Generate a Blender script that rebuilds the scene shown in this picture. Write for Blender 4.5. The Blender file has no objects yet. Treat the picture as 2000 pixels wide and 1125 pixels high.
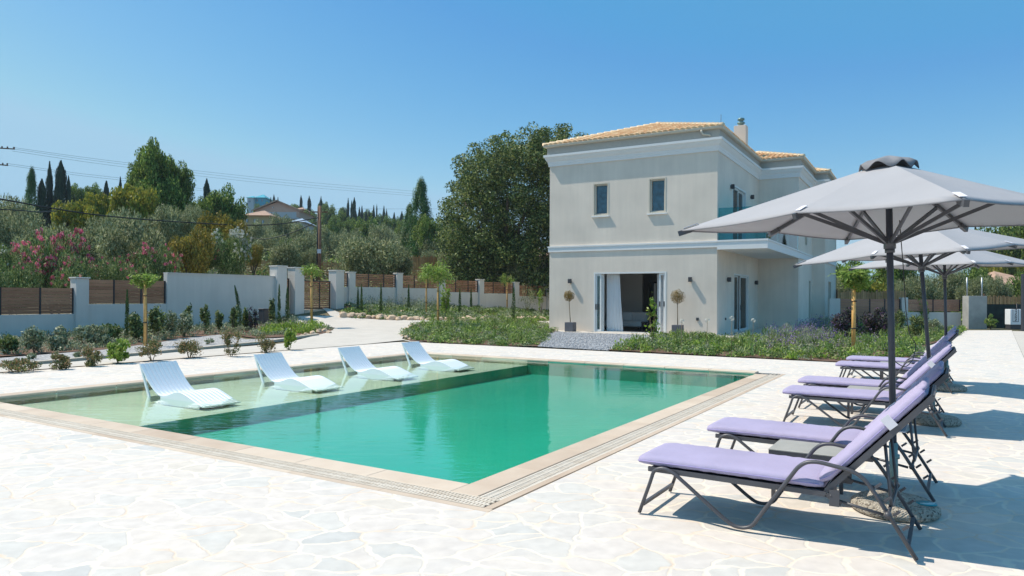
import bpy, bmesh, math, random
import numpy as np
from mathutils import Vector, Matrix
from mathutils.geometry import tessellate_polygon
R = math.radians
SC = bpy.context.scene
COL = SC.collection

# ------------------------------------------------------------------ camera, sky, sun, exposure
FPX, HORY, ROLL, CAMH = 1386.3, 579.2, 0.0047, 1.6        # focal length in photo pixels, horizon row, roll, eye height
cd = bpy.data.cameras.new('camera'); cam = bpy.data.objects.new('camera', cd); COL.objects.link(cam)
cd.sensor_width = 36; cd.lens = FPX / 2000 * 36
cd.shift_y = (HORY - 562.5) / 2000
cd.clip_start = .05; cd.clip_end = 5000
cam.matrix_world = Matrix.Translation((0, 0, CAMH)) @ Matrix.Rotation(R(90), 4, 'X') @ Matrix.Rotation(ROLL, 4, 'Z')
SC.camera = cam
SUN = Vector((-.635, .16, 1.0)).normalized()
w = bpy.data.worlds.new("World"); SC.world = w; w.use_nodes = True
nt = w.node_tree; bg = nt.nodes['Background']; sky = nt.nodes.new('ShaderNodeTexSky'); sky.sky_type = 'NISHITA'
sky.sun_disc = False; sky.sun_elevation = math.asin(SUN.z); sky.sun_rotation = math.atan2(SUN.x, SUN.y) % (2 * math.pi)
sky.altitude = 0; sky.air_density = 1.0; sky.dust_density = .8; sky.ozone_density = 1.6
# the sky of that day: deeper blue away from the sun, paler towards it (one grade for the whole dome)
sep = nt.nodes.new('ShaderNodeSeparateColor'); com = nt.nodes.new('ShaderNodeCombineColor'); nt.links.new(sky.outputs[0], sep.inputs[0])
for i_, (k_, e_, c_) in enumerate(((.125, 2.2, 3.4), (.50, 1.2, 4.6), (1.68, .5, 6.))):
    cl = nt.nodes.new('ShaderNodeMath'); cl.operation = 'MINIMUM'; cl.inputs[1].default_value = c_; nt.links.new(sep.outputs[i_], cl.inputs[0])
    pw = nt.nodes.new('ShaderNodeMath'); pw.operation = 'POWER'; pw.inputs[1].default_value = e_; nt.links.new(cl.outputs[0], pw.inputs[0])
    ml_ = nt.nodes.new('ShaderNodeMath'); ml_.operation = 'MULTIPLY'; ml_.inputs[1].default_value = k_; nt.links.new(pw.outputs[0], ml_.inputs[0])
    fl_ = nt.nodes.new('ShaderNodeMath'); fl_.operation = 'MAXIMUM'; fl_.inputs[1].default_value = (.40, 1.75, 3.3)[i_]; nt.links.new(ml_.outputs[0], fl_.inputs[0]); nt.links.new(fl_.outputs[0], com.inputs[i_])
nt.links.new(com.outputs[0], bg.inputs[0]); bg.inputs[1].default_value = .14
ld = bpy.data.lights.new('sun', 'SUN'); ld.energy = 3.5; ld.angle = R(.5); ld.color = (1, .92, .80)
sun = bpy.data.objects.new('sun', ld); COL.objects.link(sun); sun.rotation_euler = (-SUN).to_track_quat('-Z', 'Y').to_euler()
SC.view_settings.view_transform = 'Standard'; SC.view_settings.look = 'None'
SC.view_settings.exposure = 0.56; SC.view_settings.gamma = 1
SC.cycles.max_bounces = 8; SC.cycles.transparent_max_bounces = 12

# ------------------------------------------------------------------ measuring helpers
def _xy(px, py):
    X = px - 1000; Y = py - HORY; c, s = math.cos(ROLL), math.sin(ROLL)
    return c * X + s * Y, -s * X + c * Y
def D(px, py, d):
    X, Y = _xy(px, py); return np.array([X * d / FPX, d, CAMH - Y * d / FPX])
def G(px, py, z=0.):
    X, Y = _xy(px, py); d = FPX * (CAMH - z) / Y; return np.array([X * d / FPX, d, z])
TH = .5538; PA = np.array([-.355, 6.0443]); PU = np.array([-math.cos(TH), math.sin(TH)]); PV = np.array([math.sin(TH), math.cos(TH)])
def P(a, v, z=0.):
    p = PA + a * PU + v * PV; return Vector((p[0], p[1], z))
def onplane(px, base, d):
    X, _ = _xy(px, 575); M = np.array([[d[0], -X / FPX], [d[1], -1.]]); t, s = np.linalg.solve(M, -np.array(base)[:2]); return t, s
def sst(x, a, b):
    t = np.clip((x - a) / (b - a), 0, 1); return t * t * (3 - 2 * t)
Q0 = np.array([-9.1, 40.]); QD = np.array([2.33, 2.2]); QN = np.array([.687, -.727])
def hgt(x, y):
    x = np.asarray(x, float); y = np.asarray(y, float)
    a = (x - PA[0]) * PU[0] + (y - PA[1]) * PU[1]
    wx = np.clip((3 - x) / 8, 0, 1)
    h = .03 * np.clip(y - 23.5, 0, 16) * wx
    d = (x - Q0[0]) * QN[0] + (y - Q0[1]) * QN[1]
    amp = np.interp(x, [-12, -9, 3, 6], [.45, .55, .12, 0])
    h = h + amp * sst(5 - d, 0, 5) * sst(y, 33, 37)
    h = h + .3 * sst(a, 26, 29) * sst(y, 15, 22)
    Y = np.maximum(y, 1.)
    E = np.interp(Y, [0, 42, 50, 60, 80, 100, 150, 200, 350, 600, 1500], [0, 0, .012, .028, .048, .058, .072, .08, .10, .08, .02])
    wr = np.interp(x / Y, [-1.0, -.45, -.1, .1, .3, 1.5], [1.25, 1.2, .9, .55, .12, .1])
    wr2 = sst(a, 27, 34)                                   # the slope behind the left boundary starts nearer
    E2 = np.interp(Y, [0, 24, 30, 40, 55, 75], [0, 0, .008, .02, .035, .045])
    return h + np.maximum(Y * E * wr, Y * E2 * wr2 * sst(-x, 2, 10))
def hz(x, y): return float(hgt(x, y))
def Gh(px, py, y0=8, y1=60):
    """the point of the terrain seen at a pixel of the photograph"""
    lo, hi = y0, y1
    ys = np.linspace(y0, y1, 600); X, Yp = _xy(px, py)
    zr = CAMH - Yp * ys / FPX; f = zr - hgt(X * ys / FPX, ys)
    k = np.argmax(f < 0) if (f < 0).any() else len(ys) - 1
    return np.array([X * ys[k] / FPX, ys[k], hz(X * ys[k] / FPX, ys[k])])

# ------------------------------------------------------------------ materials
MATS = {}
def nodes(m): m.use_nodes = True; return m.node_tree, m.node_tree.nodes['Principled BSDF']
def mat(name, col, rough=.7, metal=0., spec=.5, noise=0., nscale=8., bump=0., bscale=40., island=0., trans=0., coat=0., dist=.01):
    if name in MATS: return MATS[name]
    m = bpy.data.materials.new(name); t, b = nodes(m); N = t.nodes; L = t.links
    b.inputs['Roughness'].default_value = rough; b.inputs['Metallic'].default_value = metal
    b.inputs['Specular IOR Level'].default_value = spec; b.inputs['Base Color'].default_value = (*col, 1)
    if coat: b.inputs['Coat Weight'].default_value = coat
    tc = N.new('ShaderNodeTexCoord'); src = None
    if noise:
        n = N.new('ShaderNodeTexNoise'); n.inputs['Scale'].default_value = nscale; n.inputs['Detail'].default_value = 6; L.new(tc.outputs['Object'], n.inputs['Vector'])
        r = N.new('ShaderNodeMapRange'); r.inputs[1].default_value = .3; r.inputs[2].default_value = .7; r.inputs[3].default_value = 1 - noise; r.inputs[4].default_value = 1 + noise
        L.new(n.outputs['Fac'], r.inputs[0]); src = r.outputs[0]
    if name in ('house_plaster', 'boundary_plaster'):          # rain streaks and patchy trowelling
        mp = N.new('ShaderNodeMapping'); mp.inputs['Scale'].default_value = (4, 4, .35); L.new(tc.outputs['Object'], mp.inputs[0]); n = N.new('ShaderNodeTexNoise'); n.inputs['Scale'].default_value = 1.2; n.inputs['Detail'].default_value = 8; L.new(mp.outputs[0], n.inputs['Vector'])
        r = N.new('ShaderNodeMapRange'); r.inputs[1].default_value = .3; r.inputs[2].default_value = .7; r.inputs[3].default_value = .965; r.inputs[4].default_value = 1.03; L.new(n.outputs['Fac'], r.inputs[0]); q = N.new('ShaderNodeMath'); q.operation = 'MULTIPLY'; L.new(src, q.inputs[0]); L.new(r.outputs[0], q.inputs[1]); src = q.outputs[0]
    if island:
        g = N.new('ShaderNodeNewGeometry'); r = N.new('ShaderNodeMapRange'); r.inputs[3].default_value = 1 - island; r.inputs[4].default_value = 1 + island
        L.new(g.outputs['Random Per Island'], r.inputs[0])
        if src is None: src = r.outputs[0]
        else:
            q = N.new('ShaderNodeMath'); q.operation = 'MULTIPLY'; L.new(src, q.inputs[0]); L.new(r.outputs[0], q.inputs[1]); src = q.outputs[0]
    if src is not None:
        v = N.new('ShaderNodeVectorMath'); v.operation = 'SCALE'; v.inputs[0].default_value = col; L.new(src, v.inputs['Scale']); L.new(v.outputs[0], b.inputs['Base Color'])
    if bump:
        n = N.new('ShaderNodeTexNoise'); n.inputs['Scale'].default_value = bscale; n.inputs['Detail'].default_value = 4; L.new(tc.outputs['Object'], n.inputs['Vector'])
        bp = N.new('ShaderNodeBump'); bp.inputs['Strength'].default_value = bump; bp.inputs['Distance'].default_value = dist
        L.new(n.outputs['Fac'], bp.inputs['Height']); L.new(bp.outputs[0], b.inputs['Normal'])
    MATS[name] = m; return m
def leafmat(name, c1, c2, c3=None, tr=.35, gloss=.5):
    """foliage: colour differs leaf by leaf, light shines partly through"""
    if name in MATS: return MATS[name]
    m = bpy.data.materials.new(name); m.use_nodes = True; t = m.node_tree; N = t.nodes; L = t.links; N.clear()
    out = N.new('ShaderNodeOutputMaterial'); g = N.new('ShaderNodeNewGeometry'); cr = N.new('ShaderNodeValToRGB')
    cr.color_ramp.elements[0].color = (*c1, 1); cr.color_ramp.elements[1].color = (*(c3 or c2), 1)
    if c3: e = cr.color_ramp.elements.new(.55); e.color = (*c2, 1)
    L.new(g.outputs['Random Per Island'], cr.inputs[0])
    tc = N.new('ShaderNodeTexCoord'); n = N.new('ShaderNodeTexNoise'); n.inputs['Scale'].default_value = 1.3; L.new(tc.outputs['Object'], n.inputs['Vector'])
    r = N.new('ShaderNodeMapRange'); r.inputs[1].default_value = .3; r.inputs[2].default_value = .7; r.inputs[3].default_value = .75; r.inputs[4].default_value = 1.3
    L.new(n.outputs['Fac'], r.inputs[0]); v = N.new('ShaderNodeVectorMath'); v.operation = 'SCALE'; L.new(cr.outputs[0], v.inputs[0]); L.new(r.outputs[0], v.inputs['Scale'])
    b = N.new('ShaderNodeBsdfPrincipled'); b.inputs['Roughness'].default_value = gloss; b.inputs['Specular IOR Level'].default_value = .35
    tl = N.new('ShaderNodeBsdfTranslucent'); mx = N.new('ShaderNodeMixShader'); mx.inputs[0].default_value = tr
    L.new(v.outputs[0], b.inputs['Base Color']); L.new(v.outputs[0], tl.inputs[0]); L.new(b.outputs[0], mx.inputs[1]); L.new(tl.outputs[0], mx.inputs[2]); L.new(mx.outputs[0], out.inputs[0])
    MATS[name] = m; return m

def mat_paving():
    m = bpy.data.materials.new('crazy_paving'); t, b = nodes(m); N = t.nodes; L = t.links
    tc = N.new('ShaderNodeTexCoord')
    dn = N.new('ShaderNodeTexNoise'); dn.inputs['Scale'].default_value = 1.1; dn.inputs['Detail'].default_value = 5; L.new(tc.outputs['Object'], dn.inputs['Vector'])
    dv = N.new('ShaderNodeVectorMath'); dv.operation = 'MULTIPLY_ADD'; dv.inputs[1].default_value = (.8, .8, 0); L.new(dn.outputs['Color'], dv.inputs[0]); L.new(tc.outputs['Object'], dv.inputs[2])
    mp = N.new('ShaderNodeMapping'); mp.inputs['Scale'].default_value = (3.1, 4.3, 0); mp.inputs['Rotation'].default_value = (0, 0, .4); L.new(dv.outputs[0], mp.inputs[0])
    def vor(feat, ):
        v = N.new('ShaderNodeTexVoronoi'); v.voronoi_dimensions = '2D'; v.feature = feat; v.inputs['Scale'].default_value = 1; v.inputs['Randomness'].default_value = 1; L.new(mp.outputs[0], v.inputs['Vector']); return v
    v1 = vor('F1'); ve = vor('DISTANCE_TO_EDGE')
    n2 = N.new('ShaderNodeTexNoise'); n2.inputs['Scale'].default_value = 9; n2.inputs['Detail'].default_value = 6; L.new(tc.outputs['Object'], n2.inputs['Vector'])
    # grout width varies
    wd = N.new('ShaderNodeTexNoise'); wd.inputs['Scale'].default_value = 2.2; L.new(tc.outputs['Object'], wd.inputs['Vector'])
    wr = N.new('ShaderNodeMapRange'); wr.inputs[1].default_value = .35; wr.inputs[2].default_value = .7; wr.inputs[3].default_value = .002; wr.inputs[4].default_value = .045; L.new(wd.outputs['Fac'], wr.inputs[0])
    jit = N.new('ShaderNodeMath'); jit.operation = 'MULTIPLY_ADD'; jit.inputs[1].default_value = .05; L.new(n2.outputs['Fac'], jit.inputs[0]); L.new(wr.outputs[0], jit.inputs[2])
    sb = N.new('ShaderNodeMath'); sb.operation = 'SUBTRACT'; L.new(ve.outputs['Distance'], sb.inputs[0]); L.new(jit.outputs[0], sb.inputs[1])
    mk = N.new('ShaderNodeMapRange'); mk.inputs[1].default_value = -.02; mk.inputs[2].default_value = .03; L.new(sb.outputs[0], mk.inputs[0])
    # stone colours
    cr = N.new('ShaderNodeValToRGB'); e = cr.color_ramp.elements; e[0].position = 0; e[0].color = (.70, .68, .645, 1); e[1].position = 1; e[1].color = (.87, .78, .70, 1)
    for p, c in ((.04, (.74, .71, .66, 1)), (.08, (.80, .755, .69, 1)), (.5, (.84, .765, .70, 1)), (.56, (.81, .73, .63, 1)), (.62, (.85, .77, .70, 1))): x = e.new(p); x.color = c
    sp = N.new('ShaderNodeSeparateColor'); L.new(v1.outputs['Color'], sp.inputs[0]); L.new(sp.outputs[0], cr.inputs[0])
    ml = N.new('ShaderNodeMapRange'); ml.inputs[1].default_value = .3; ml.inputs[2].default_value = .7; ml.inputs[3].default_value = .70; ml.inputs[4].default_value = .82; L.new(n2.outputs['Fac'], ml.inputs[0])
    sc = N.new('ShaderNodeVectorMath'); sc.operation = 'SCALE'; L.new(cr.outputs[0], sc.inputs[0]); L.new(ml.outputs[0], sc.inputs['Scale'])
    gr = N.new('ShaderNodeValToRGB'); g = gr.color_ramp.elements; g[0].color = (.70, .555, .43, 1); g[0].position = .36; g[1].color = (.78, .69, .58, 1); g[1].position = .52; L.new(wd.outputs['Fac'], gr.inputs[0])
    mx = N.new('ShaderNodeMix'); mx.data_type = 'RGBA'; L.new(mk.outputs[0], mx.inputs[0]); L.new(gr.outputs[0], mx.inputs[6]); L.new(sc.outputs[0], mx.inputs[7])
    # rusty film of grout left on some stones, thin grey scuffs
    n3 = N.new('ShaderNodeTexNoise'); n3.inputs['Scale'].default_value = .9; n3.inputs['Detail'].default_value = 8; n3.inputs['Roughness'].default_value = .7; L.new(tc.outputs['Object'], n3.inputs['Vector'])
    st = N.new('ShaderNodeMapRange'); st.inputs[1].default_value = .5; st.inputs[2].default_value = .75; st.inputs[4].default_value = .55; L.new(n3.outputs['Fac'], st.inputs[0])
    mx2 = N.new('ShaderNodeMix'); mx2.data_type = 'RGBA'; L.new(st.outputs[0], mx2.inputs[0]); L.new(mx.outputs[2], mx2.inputs[6]); mx2.inputs[7].default_value = (.76, .66, .55, 1)
    L.new(mx2.outputs[2], b.inputs['Base Color']); b.inputs['Roughness'].default_value = .75; b.inputs['Specular IOR Level'].default_value = .3
    hb = N.new('ShaderNodeMath'); hb.operation = 'MULTIPLY_ADD'; hb.inputs[1].default_value = .35; L.new(n2.outputs['Fac'], hb.inputs[0]); L.new(mk.outputs[0], hb.inputs[2])
    bp = N.new('ShaderNodeBump'); bp.inputs['Strength'].default_value = .4; bp.inputs['Distance'].default_value = .006; L.new(hb.outputs[0], bp.inputs['Height']); L.new(bp.outputs[0], b.inputs['Normal'])
    return m
def mat_water():
    m = bpy.data.materials.new('pool_water'); m.use_nodes = True; t = m.node_tree; N = t.nodes; L = t.links; N.clear()
    out = N.new('ShaderNodeOutputMaterial'); tr = N.new('ShaderNodeBsdfTransparent'); tr.inputs[0].default_value = (.88, .98, .95, 1)
    gl = N.new('ShaderNodeBsdfGlossy'); gl.inputs['Roughness'].default_value = .015; gl.inputs[0].default_value = (.95, .97, 1, 1)
    fr = N.new('ShaderNodeFresnel'); fr.inputs[0].default_value = 1.36; mx = N.new('ShaderNodeMixShader')
    tc = N.new('ShaderNodeTexCoord'); n1 = N.new('ShaderNodeTexNoise'); n1.inputs['Scale'].default_value = 5; n1.inputs['Detail'].default_value = 3; n1.inputs['Distortion'].default_value = .4
    mp = N.new('ShaderNodeMapping'); mp.inputs['Scale'].default_value = (.55, 1.6, 1); L.new(tc.outputs['Object'], mp.inputs[0]); L.new(mp.outputs[0], n1.inputs['Vector'])
    n2 = N.new('ShaderNodeTexNoise'); n2.inputs['Scale'].default_value = .35; L.new(tc.outputs['Object'], n2.inputs['Vector'])
    am = N.new('ShaderNodeMapRange'); am.inputs[1].default_value = .35; am.inputs[2].default_value = .65; am.inputs[3].default_value = .15; am.inputs[4].default_value = 1; L.new(n2.outputs['Fac'], am.inputs[0])
    mu = N.new('ShaderNodeMath'); mu.operation = 'MULTIPLY'; L.new(n1.outputs['Fac'], mu.inputs[0]); L.new(am.outputs[0], mu.inputs[1])
    bp = N.new('ShaderNodeBump'); bp.inputs['Strength'].default_value = .6; bp.inputs['Distance'].default_value = .010; L.new(mu.outputs[0], bp.inputs['Height'])
    L.new(bp.outputs[0], gl.inputs['Normal']); L.new(bp.outputs[0], fr.inputs['Normal'])
    L.new(fr.outputs[0], mx.inputs[0]); L.new(tr.outputs[0], mx.inputs[1]); L.new(gl.outputs[0], mx.inputs[2]); L.new(mx.outputs[0], out.inputs[0])
    return m
def mat_glass(name, tint, ior=1.45, opaque=0.):
    m = bpy.data.materials.new(name); m.use_nodes = True; t = m.node_tree; N = t.nodes; L = t.links; N.clear()
    out = N.new('ShaderNodeOutputMaterial'); tr = N.new('ShaderNodeBsdfTransparent'); tr.inputs[0].default_value = (*tint, 1)
    gl = N.new('ShaderNodeBsdfGlossy'); gl.inputs['Roughness'].default_value = .02; fr = N.new('ShaderNodeFresnel'); fr.inputs[0].default_value = ior; mx = N.new('ShaderNodeMixShader')
    L.new(fr.outputs[0], mx.inputs[0]); L.new(tr.outputs[0], mx.inputs[1]); L.new(gl.outputs[0], mx.inputs[2]); L.new(mx.outputs[0], out.inputs[0]); return m
def mat_ground():
    m = bpy.data.materials.new('dry_earth'); t, b = nodes(m); N = t.nodes; L = t.links; tc = N.new('ShaderNodeTexCoord')
    n = N.new('ShaderNodeTexNoise'); n.inputs['Scale'].default_value = .16; n.inputs['Detail'].default_value = 8; L.new(tc.outputs['Object'], n.inputs['Vector'])
    cr = N.new('ShaderNodeValToRGB'); e = cr.color_ramp.elements; e[0].position = .36; e[0].color = (.05, .065, .028, 1); e[1].position = .68; e[1].color = (.22, .155, .085, 1); x = e.new(.52); x.color = (.12, .105, .05, 1)
    L.new(n.outputs['Fac'], cr.inputs[0]); L.new(cr.outputs[0], b.inputs['Base Color']); b.inputs['Roughness'].default_value = .95
    n2 = N.new('ShaderNodeTexNoise'); n2.inputs['Scale'].default_value = 6; L.new(tc.outputs['Object'], n2.inputs['Vector']); bp = N.new('ShaderNodeBump'); bp.inputs['Distance'].default_value = .1; L.new(n2.outputs['Fac'], bp.inputs['Height']); L.new(bp.outputs[0], b.inputs['Normal'])
    return m
def mat_gravel(name, c1, c2, scale=28):
    m = bpy.data.materials.new(name); t, b = nodes(m); N = t.nodes; L = t.links; tc = N.new('ShaderNodeTexCoord')
    v = N.new('ShaderNodeTexVoronoi'); v.inputs['Scale'].default_value = scale; L.new(tc.outputs['Object'], v.inputs['Vector'])
    sp = N.new('ShaderNodeSeparateColor'); L.new(v.outputs['Color'], sp.inputs[0]); cr = N.new('ShaderNodeValToRGB'); cr.color_ramp.elements[0].color = (*c1, 1); cr.color_ramp.elements[1].color = (*c2, 1)
    L.new(sp.outputs[0], cr.inputs[0]); L.new(cr.outputs[0], b.inputs['Base Color']); b.inputs['Roughness'].default_value = .9
    bp = N.new('ShaderNodeBump'); bp.inputs['Distance'].default_value = .03; bp.invert = True; L.new(v.outputs['Distance'], bp.inputs['Height']); L.new(bp.outputs[0], b.inputs['Normal']); return m
def mat_ramp(name, c1, c2, rough=.8, scale=3., stretch=(1, 1, 1), bump=.3, island=True):
    """colour varies island by island (planks, tiles, stones) with a fine grain"""
    if name in MATS: return MATS[name]
    m = bpy.data.materials.new(name); t, b = nodes(m); N = t.nodes; L = t.links; tc = N.new('ShaderNodeTexCoord'); g = N.new('ShaderNodeNewGeometry')
    mp = N.new('ShaderNodeMapping'); mp.inputs['Scale'].default_value = stretch; L.new(tc.outputs['Object'], mp.inputs[0])
    n = N.new('ShaderNodeTexNoise'); n.inputs['Scale'].default_value = scale; n.inputs['Detail'].default_value = 5; L.new(mp.outputs[0], n.inputs['Vector'])
    ad = N.new('ShaderNodeMath'); ad.operation = 'MULTIPLY_ADD'; ad.inputs[1].default_value = .6 if island else 0; L.new(g.outputs['Random Per Island'], ad.inputs[0])
    ms = N.new('ShaderNodeMath'); ms.operation = 'MULTIPLY_ADD'; ms.inputs[1].default_value = 1.2 if not island else .9; ms.inputs[2].default_value = -.1 if not island else -.25; L.new(n.outputs['Fac'], ms.inputs[0]); L.new(ms.outputs[0], ad.inputs[2])
    cr = N.new('ShaderNodeValToRGB'); cr.color_ramp.elements[0].color = (*c1, 1); cr.color_ramp.elements[1].color = (*c2, 1); L.new(ad.outputs[0], cr.inputs[0]); L.new(cr.outputs[0], b.inputs['Base Color'])
    b.inputs['Roughness'].default_value = rough; b.inputs['Specular IOR Level'].default_value = .3
    bp = N.new('ShaderNodeBump'); bp.inputs['Strength'].default_value = bump; bp.inputs['Distance'].default_value = .01; L.new(n.outputs['Fac'], bp.inputs['Height']); L.new(bp.outputs[0], b.inputs['Normal'])
    MATS[name] = m; return m

M = dict(
    wall=mat('house_plaster', (.75, .655, .555), .9, noise=.08, nscale=.7, bump=.25, bscale=60),
    trim=mat('white_trim', (.80, .79, .77), .75, noise=.02, bump=.1),
    attic=mat('shaded_plaster_band', (.43, .40, .35), .9, noise=.04),  # darker than the walls: shade under the eaves put into the colour
    gutter=mat('cream_gutter', (.60, .54, .44), .5),
    tile=mat_ramp('roof_tiles', (.60, .31, .14), (.86, .64, .38), .85, 5),
    ridge=mat_ramp('ridge_tiles', (.74, .52, .32), (.86, .70, .48), .85, 5),
    cream=mat('cream_frame', (.62, .56, .46), .5),
    white_frame=mat('white_aluminium', (.74, .74, .72), .4),
    sconce=mat('graphite_lamp', (.05, .05, .055), .45),
    curtain=mat('white_curtain', (.82, .82, .82), .9),
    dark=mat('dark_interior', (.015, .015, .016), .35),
    inwall=mat('interior_plaster', (.75, .72, .68), .9),
    infloor=mat('interior_floor', (.10, .085, .07), .4),
    sofa=mat('white_upholstery', (.72, .70, .67), .9, noise=.04, bump=.2),
    coping=mat_ramp('beige_travertine', (.48, .35, .25), (.72, .59, .46), .55, 2.5, bump=.25),
    grate=mat_ramp('cream_grate', (.54, .45, .35), (.74, .66, .56), .6, 4),
    slot=mat('grate_channel', (.16, .12, .08), .9),
    shelf=mat('pale_pool_tile', (.60, .64, .52), .5, noise=.08, nscale=1.2),
    basin=mat('green_pool_tile', (.012, .38, .27), .5, noise=.06, nscale=.8),
    plastic=mat('white_resin', (.70, .745, .79), .38),
    metal=mat('graphite_metal', (.075, .075, .085), .42, noise=.15, nscale=6, bump=.1),
    pole=mat('dark_blue_grey_metal', (.045, .05, .065), .38),
    canopy=mat('grey_canvas', (.47, .46, .475), .9, noise=.04, nscale=2, bump=.5, bscale=7, dist=.012),
    vent=mat('dark_grey_canvas', (.22, .22, .235), .9, noise=.1, nscale=6, bump=.3),
    lilac=mat('lilac_cushion', (.385, .345, .50), .85, noise=.08, nscale=2.2, bump=.35, bscale=18),
    piping=mat('lilac_piping', (.36, .31, .56), .8),
    sling=mat('black_sling', (.03, .03, .035), .7),
    strap=mat('white_strap', (.75, .72, .76), .7),
    teal=mat('galvanised_teal', (.16, .27, .27), .45, metal=.3, noise=.2, nscale=12),
    pebble=None,
    tabletop=mat('grey_tabletop', (.36, .35, .32), .6, noise=.1, nscale=5),
    bwall=mat('boundary_plaster', (.66, .625, .575), .9, noise=.05, nscale=.8, bump=.2),
    wood=mat_ramp('brown_slats', (.25, .105, .055), (.56, .28, .16), .6, 2, (1, 1, 14)),
    redwood=mat_ramp('red_brown_slats', (.36, .17, .11), (.56, .29, .19), .6, 2, (1, 1, 10)),
    black=mat('black_steel', (.02, .02, .025), .5),
    concrete=mat('raw_concrete', (.36, .36, .34), .9, noise=.15, nscale=2.5, bump=.3),
    drive=mat('concrete_paving', (.56, .505, .44), .85, noise=.06, nscale=1.5, bump=.2),
    kerb=mat('sandstone_kerb', (.56, .48, .38), .85, noise=.1, nscale=3),
    soil=mat('red_soil', (.14, .075, .045), .95, noise=.3, nscale=6, bump=.6, bscale=14, dist=.03),
    rock=mat_ramp('cream_rock', (.30, .20, .13), (.64, .48, .34), .9, 6, bump=.6),
    bark=mat('grey_bark', (.13, .10, .075), .95, noise=.3, nscale=8, bump=.6, bscale=20),
    stake=mat('bamboo_stake', (.72, .40, .12), .6, noise=.15, nscale=10),
    sapling=mat('thin_stem', (.20, .15, .09), .9),
    tie=mat('black_tie', (.02, .02, .02), .7),
    planter=mat('slate_planter', (.10, .105, .125), .6, noise=.08, nscale=6),
    reed=mat_ramp('reed_screen', (.42, .19, .08), (.80, .42, .20), .9, 3, (8, 8, .5)),
    polewood=mat('weathered_pole', (.20, .105, .06), .85, noise=.25, nscale=4, bump=.3),
    cable=mat('black_cable', (.02, .02, .02), .6),
    ceramic=mat('brown_insulator', (.10, .04, .02), .3),
    winglass=None)
def mat_pebble():
    m = bpy.data.materials.new('pebble_concrete'); t, b = nodes(m); N = t.nodes; L = t.links; tc = N.new('ShaderNodeTexCoord')
    v = N.new('ShaderNodeTexVoronoi'); v.inputs['Scale'].default_value = 75; L.new(tc.outputs['Object'], v.inputs['Vector'])
    sp = N.new('ShaderNodeSeparateColor'); L.new(v.outputs['Color'], sp.inputs[0]); cr = N.new('ShaderNodeValToRGB'); e = cr.color_ramp.elements
    e[0].color = (.05, .045, .04, 1); e[1].color = (.52, .47, .40, 1); x = e.new(.15); x.color = (.30, .25, .20, 1); x = e.new(.5); x.color = (.42, .38, .31, 1)
    L.new(sp.outputs[0], cr.inputs[0]); L.new(cr.outputs[0], b.inputs['Base Color']); b.inputs['Roughness'].default_value = .85
    bp = N.new('ShaderNodeBump'); bp.invert = True; bp.inputs['Distance'].default_value = .012; L.new(v.outputs['Distance'], bp.inputs['Height']); L.new(bp.outputs[0], b.inputs['Normal']); return m
M['pebble'] = mat_pebble(); M['paving'] = mat_paving(); M['water'] = mat_water(); M['ground'] = mat_ground()
def canvas(m, k):
    t = m.node_tree; N = t.nodes; L = t.links; b = N['Principled BSDF']; tl = N.new('ShaderNodeBsdfTranslucent'); mx = N.new('ShaderNodeMixShader'); mx.inputs[0].default_value = k
    src = b.inputs['Base Color'].links[0].from_socket; L.new(src, tl.inputs[0]); L.new(b.outputs[0], mx.inputs[1]); L.new(tl.outputs[0], mx.inputs[2]); L.new(mx.outputs[0], N['Material Output'].inputs[0])
canvas(M['canopy'], .2)
M['glass_teal'] = mat_glass('teal_balcony_glass', (.42, .74, .76)); M['glass_clear'] = mat_glass('clear_glass', (.85, .9, .9))
M['glass_window'] = mat('painted_reflection_glass', (.02, .085, .13), .07, spec=.8, noise=.45, nscale=5)  # mottled blue base colour stands in for reflections and the curtains behind
M['gravel'] = mat_gravel('grey_gravel', (.16, .165, .18), (.50, .50, .51), 26)
M['gravel_left'] = mat_gravel('blue_grey_gravel', (.26, .25, .25), (.52, .50, .48), 20)
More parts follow.
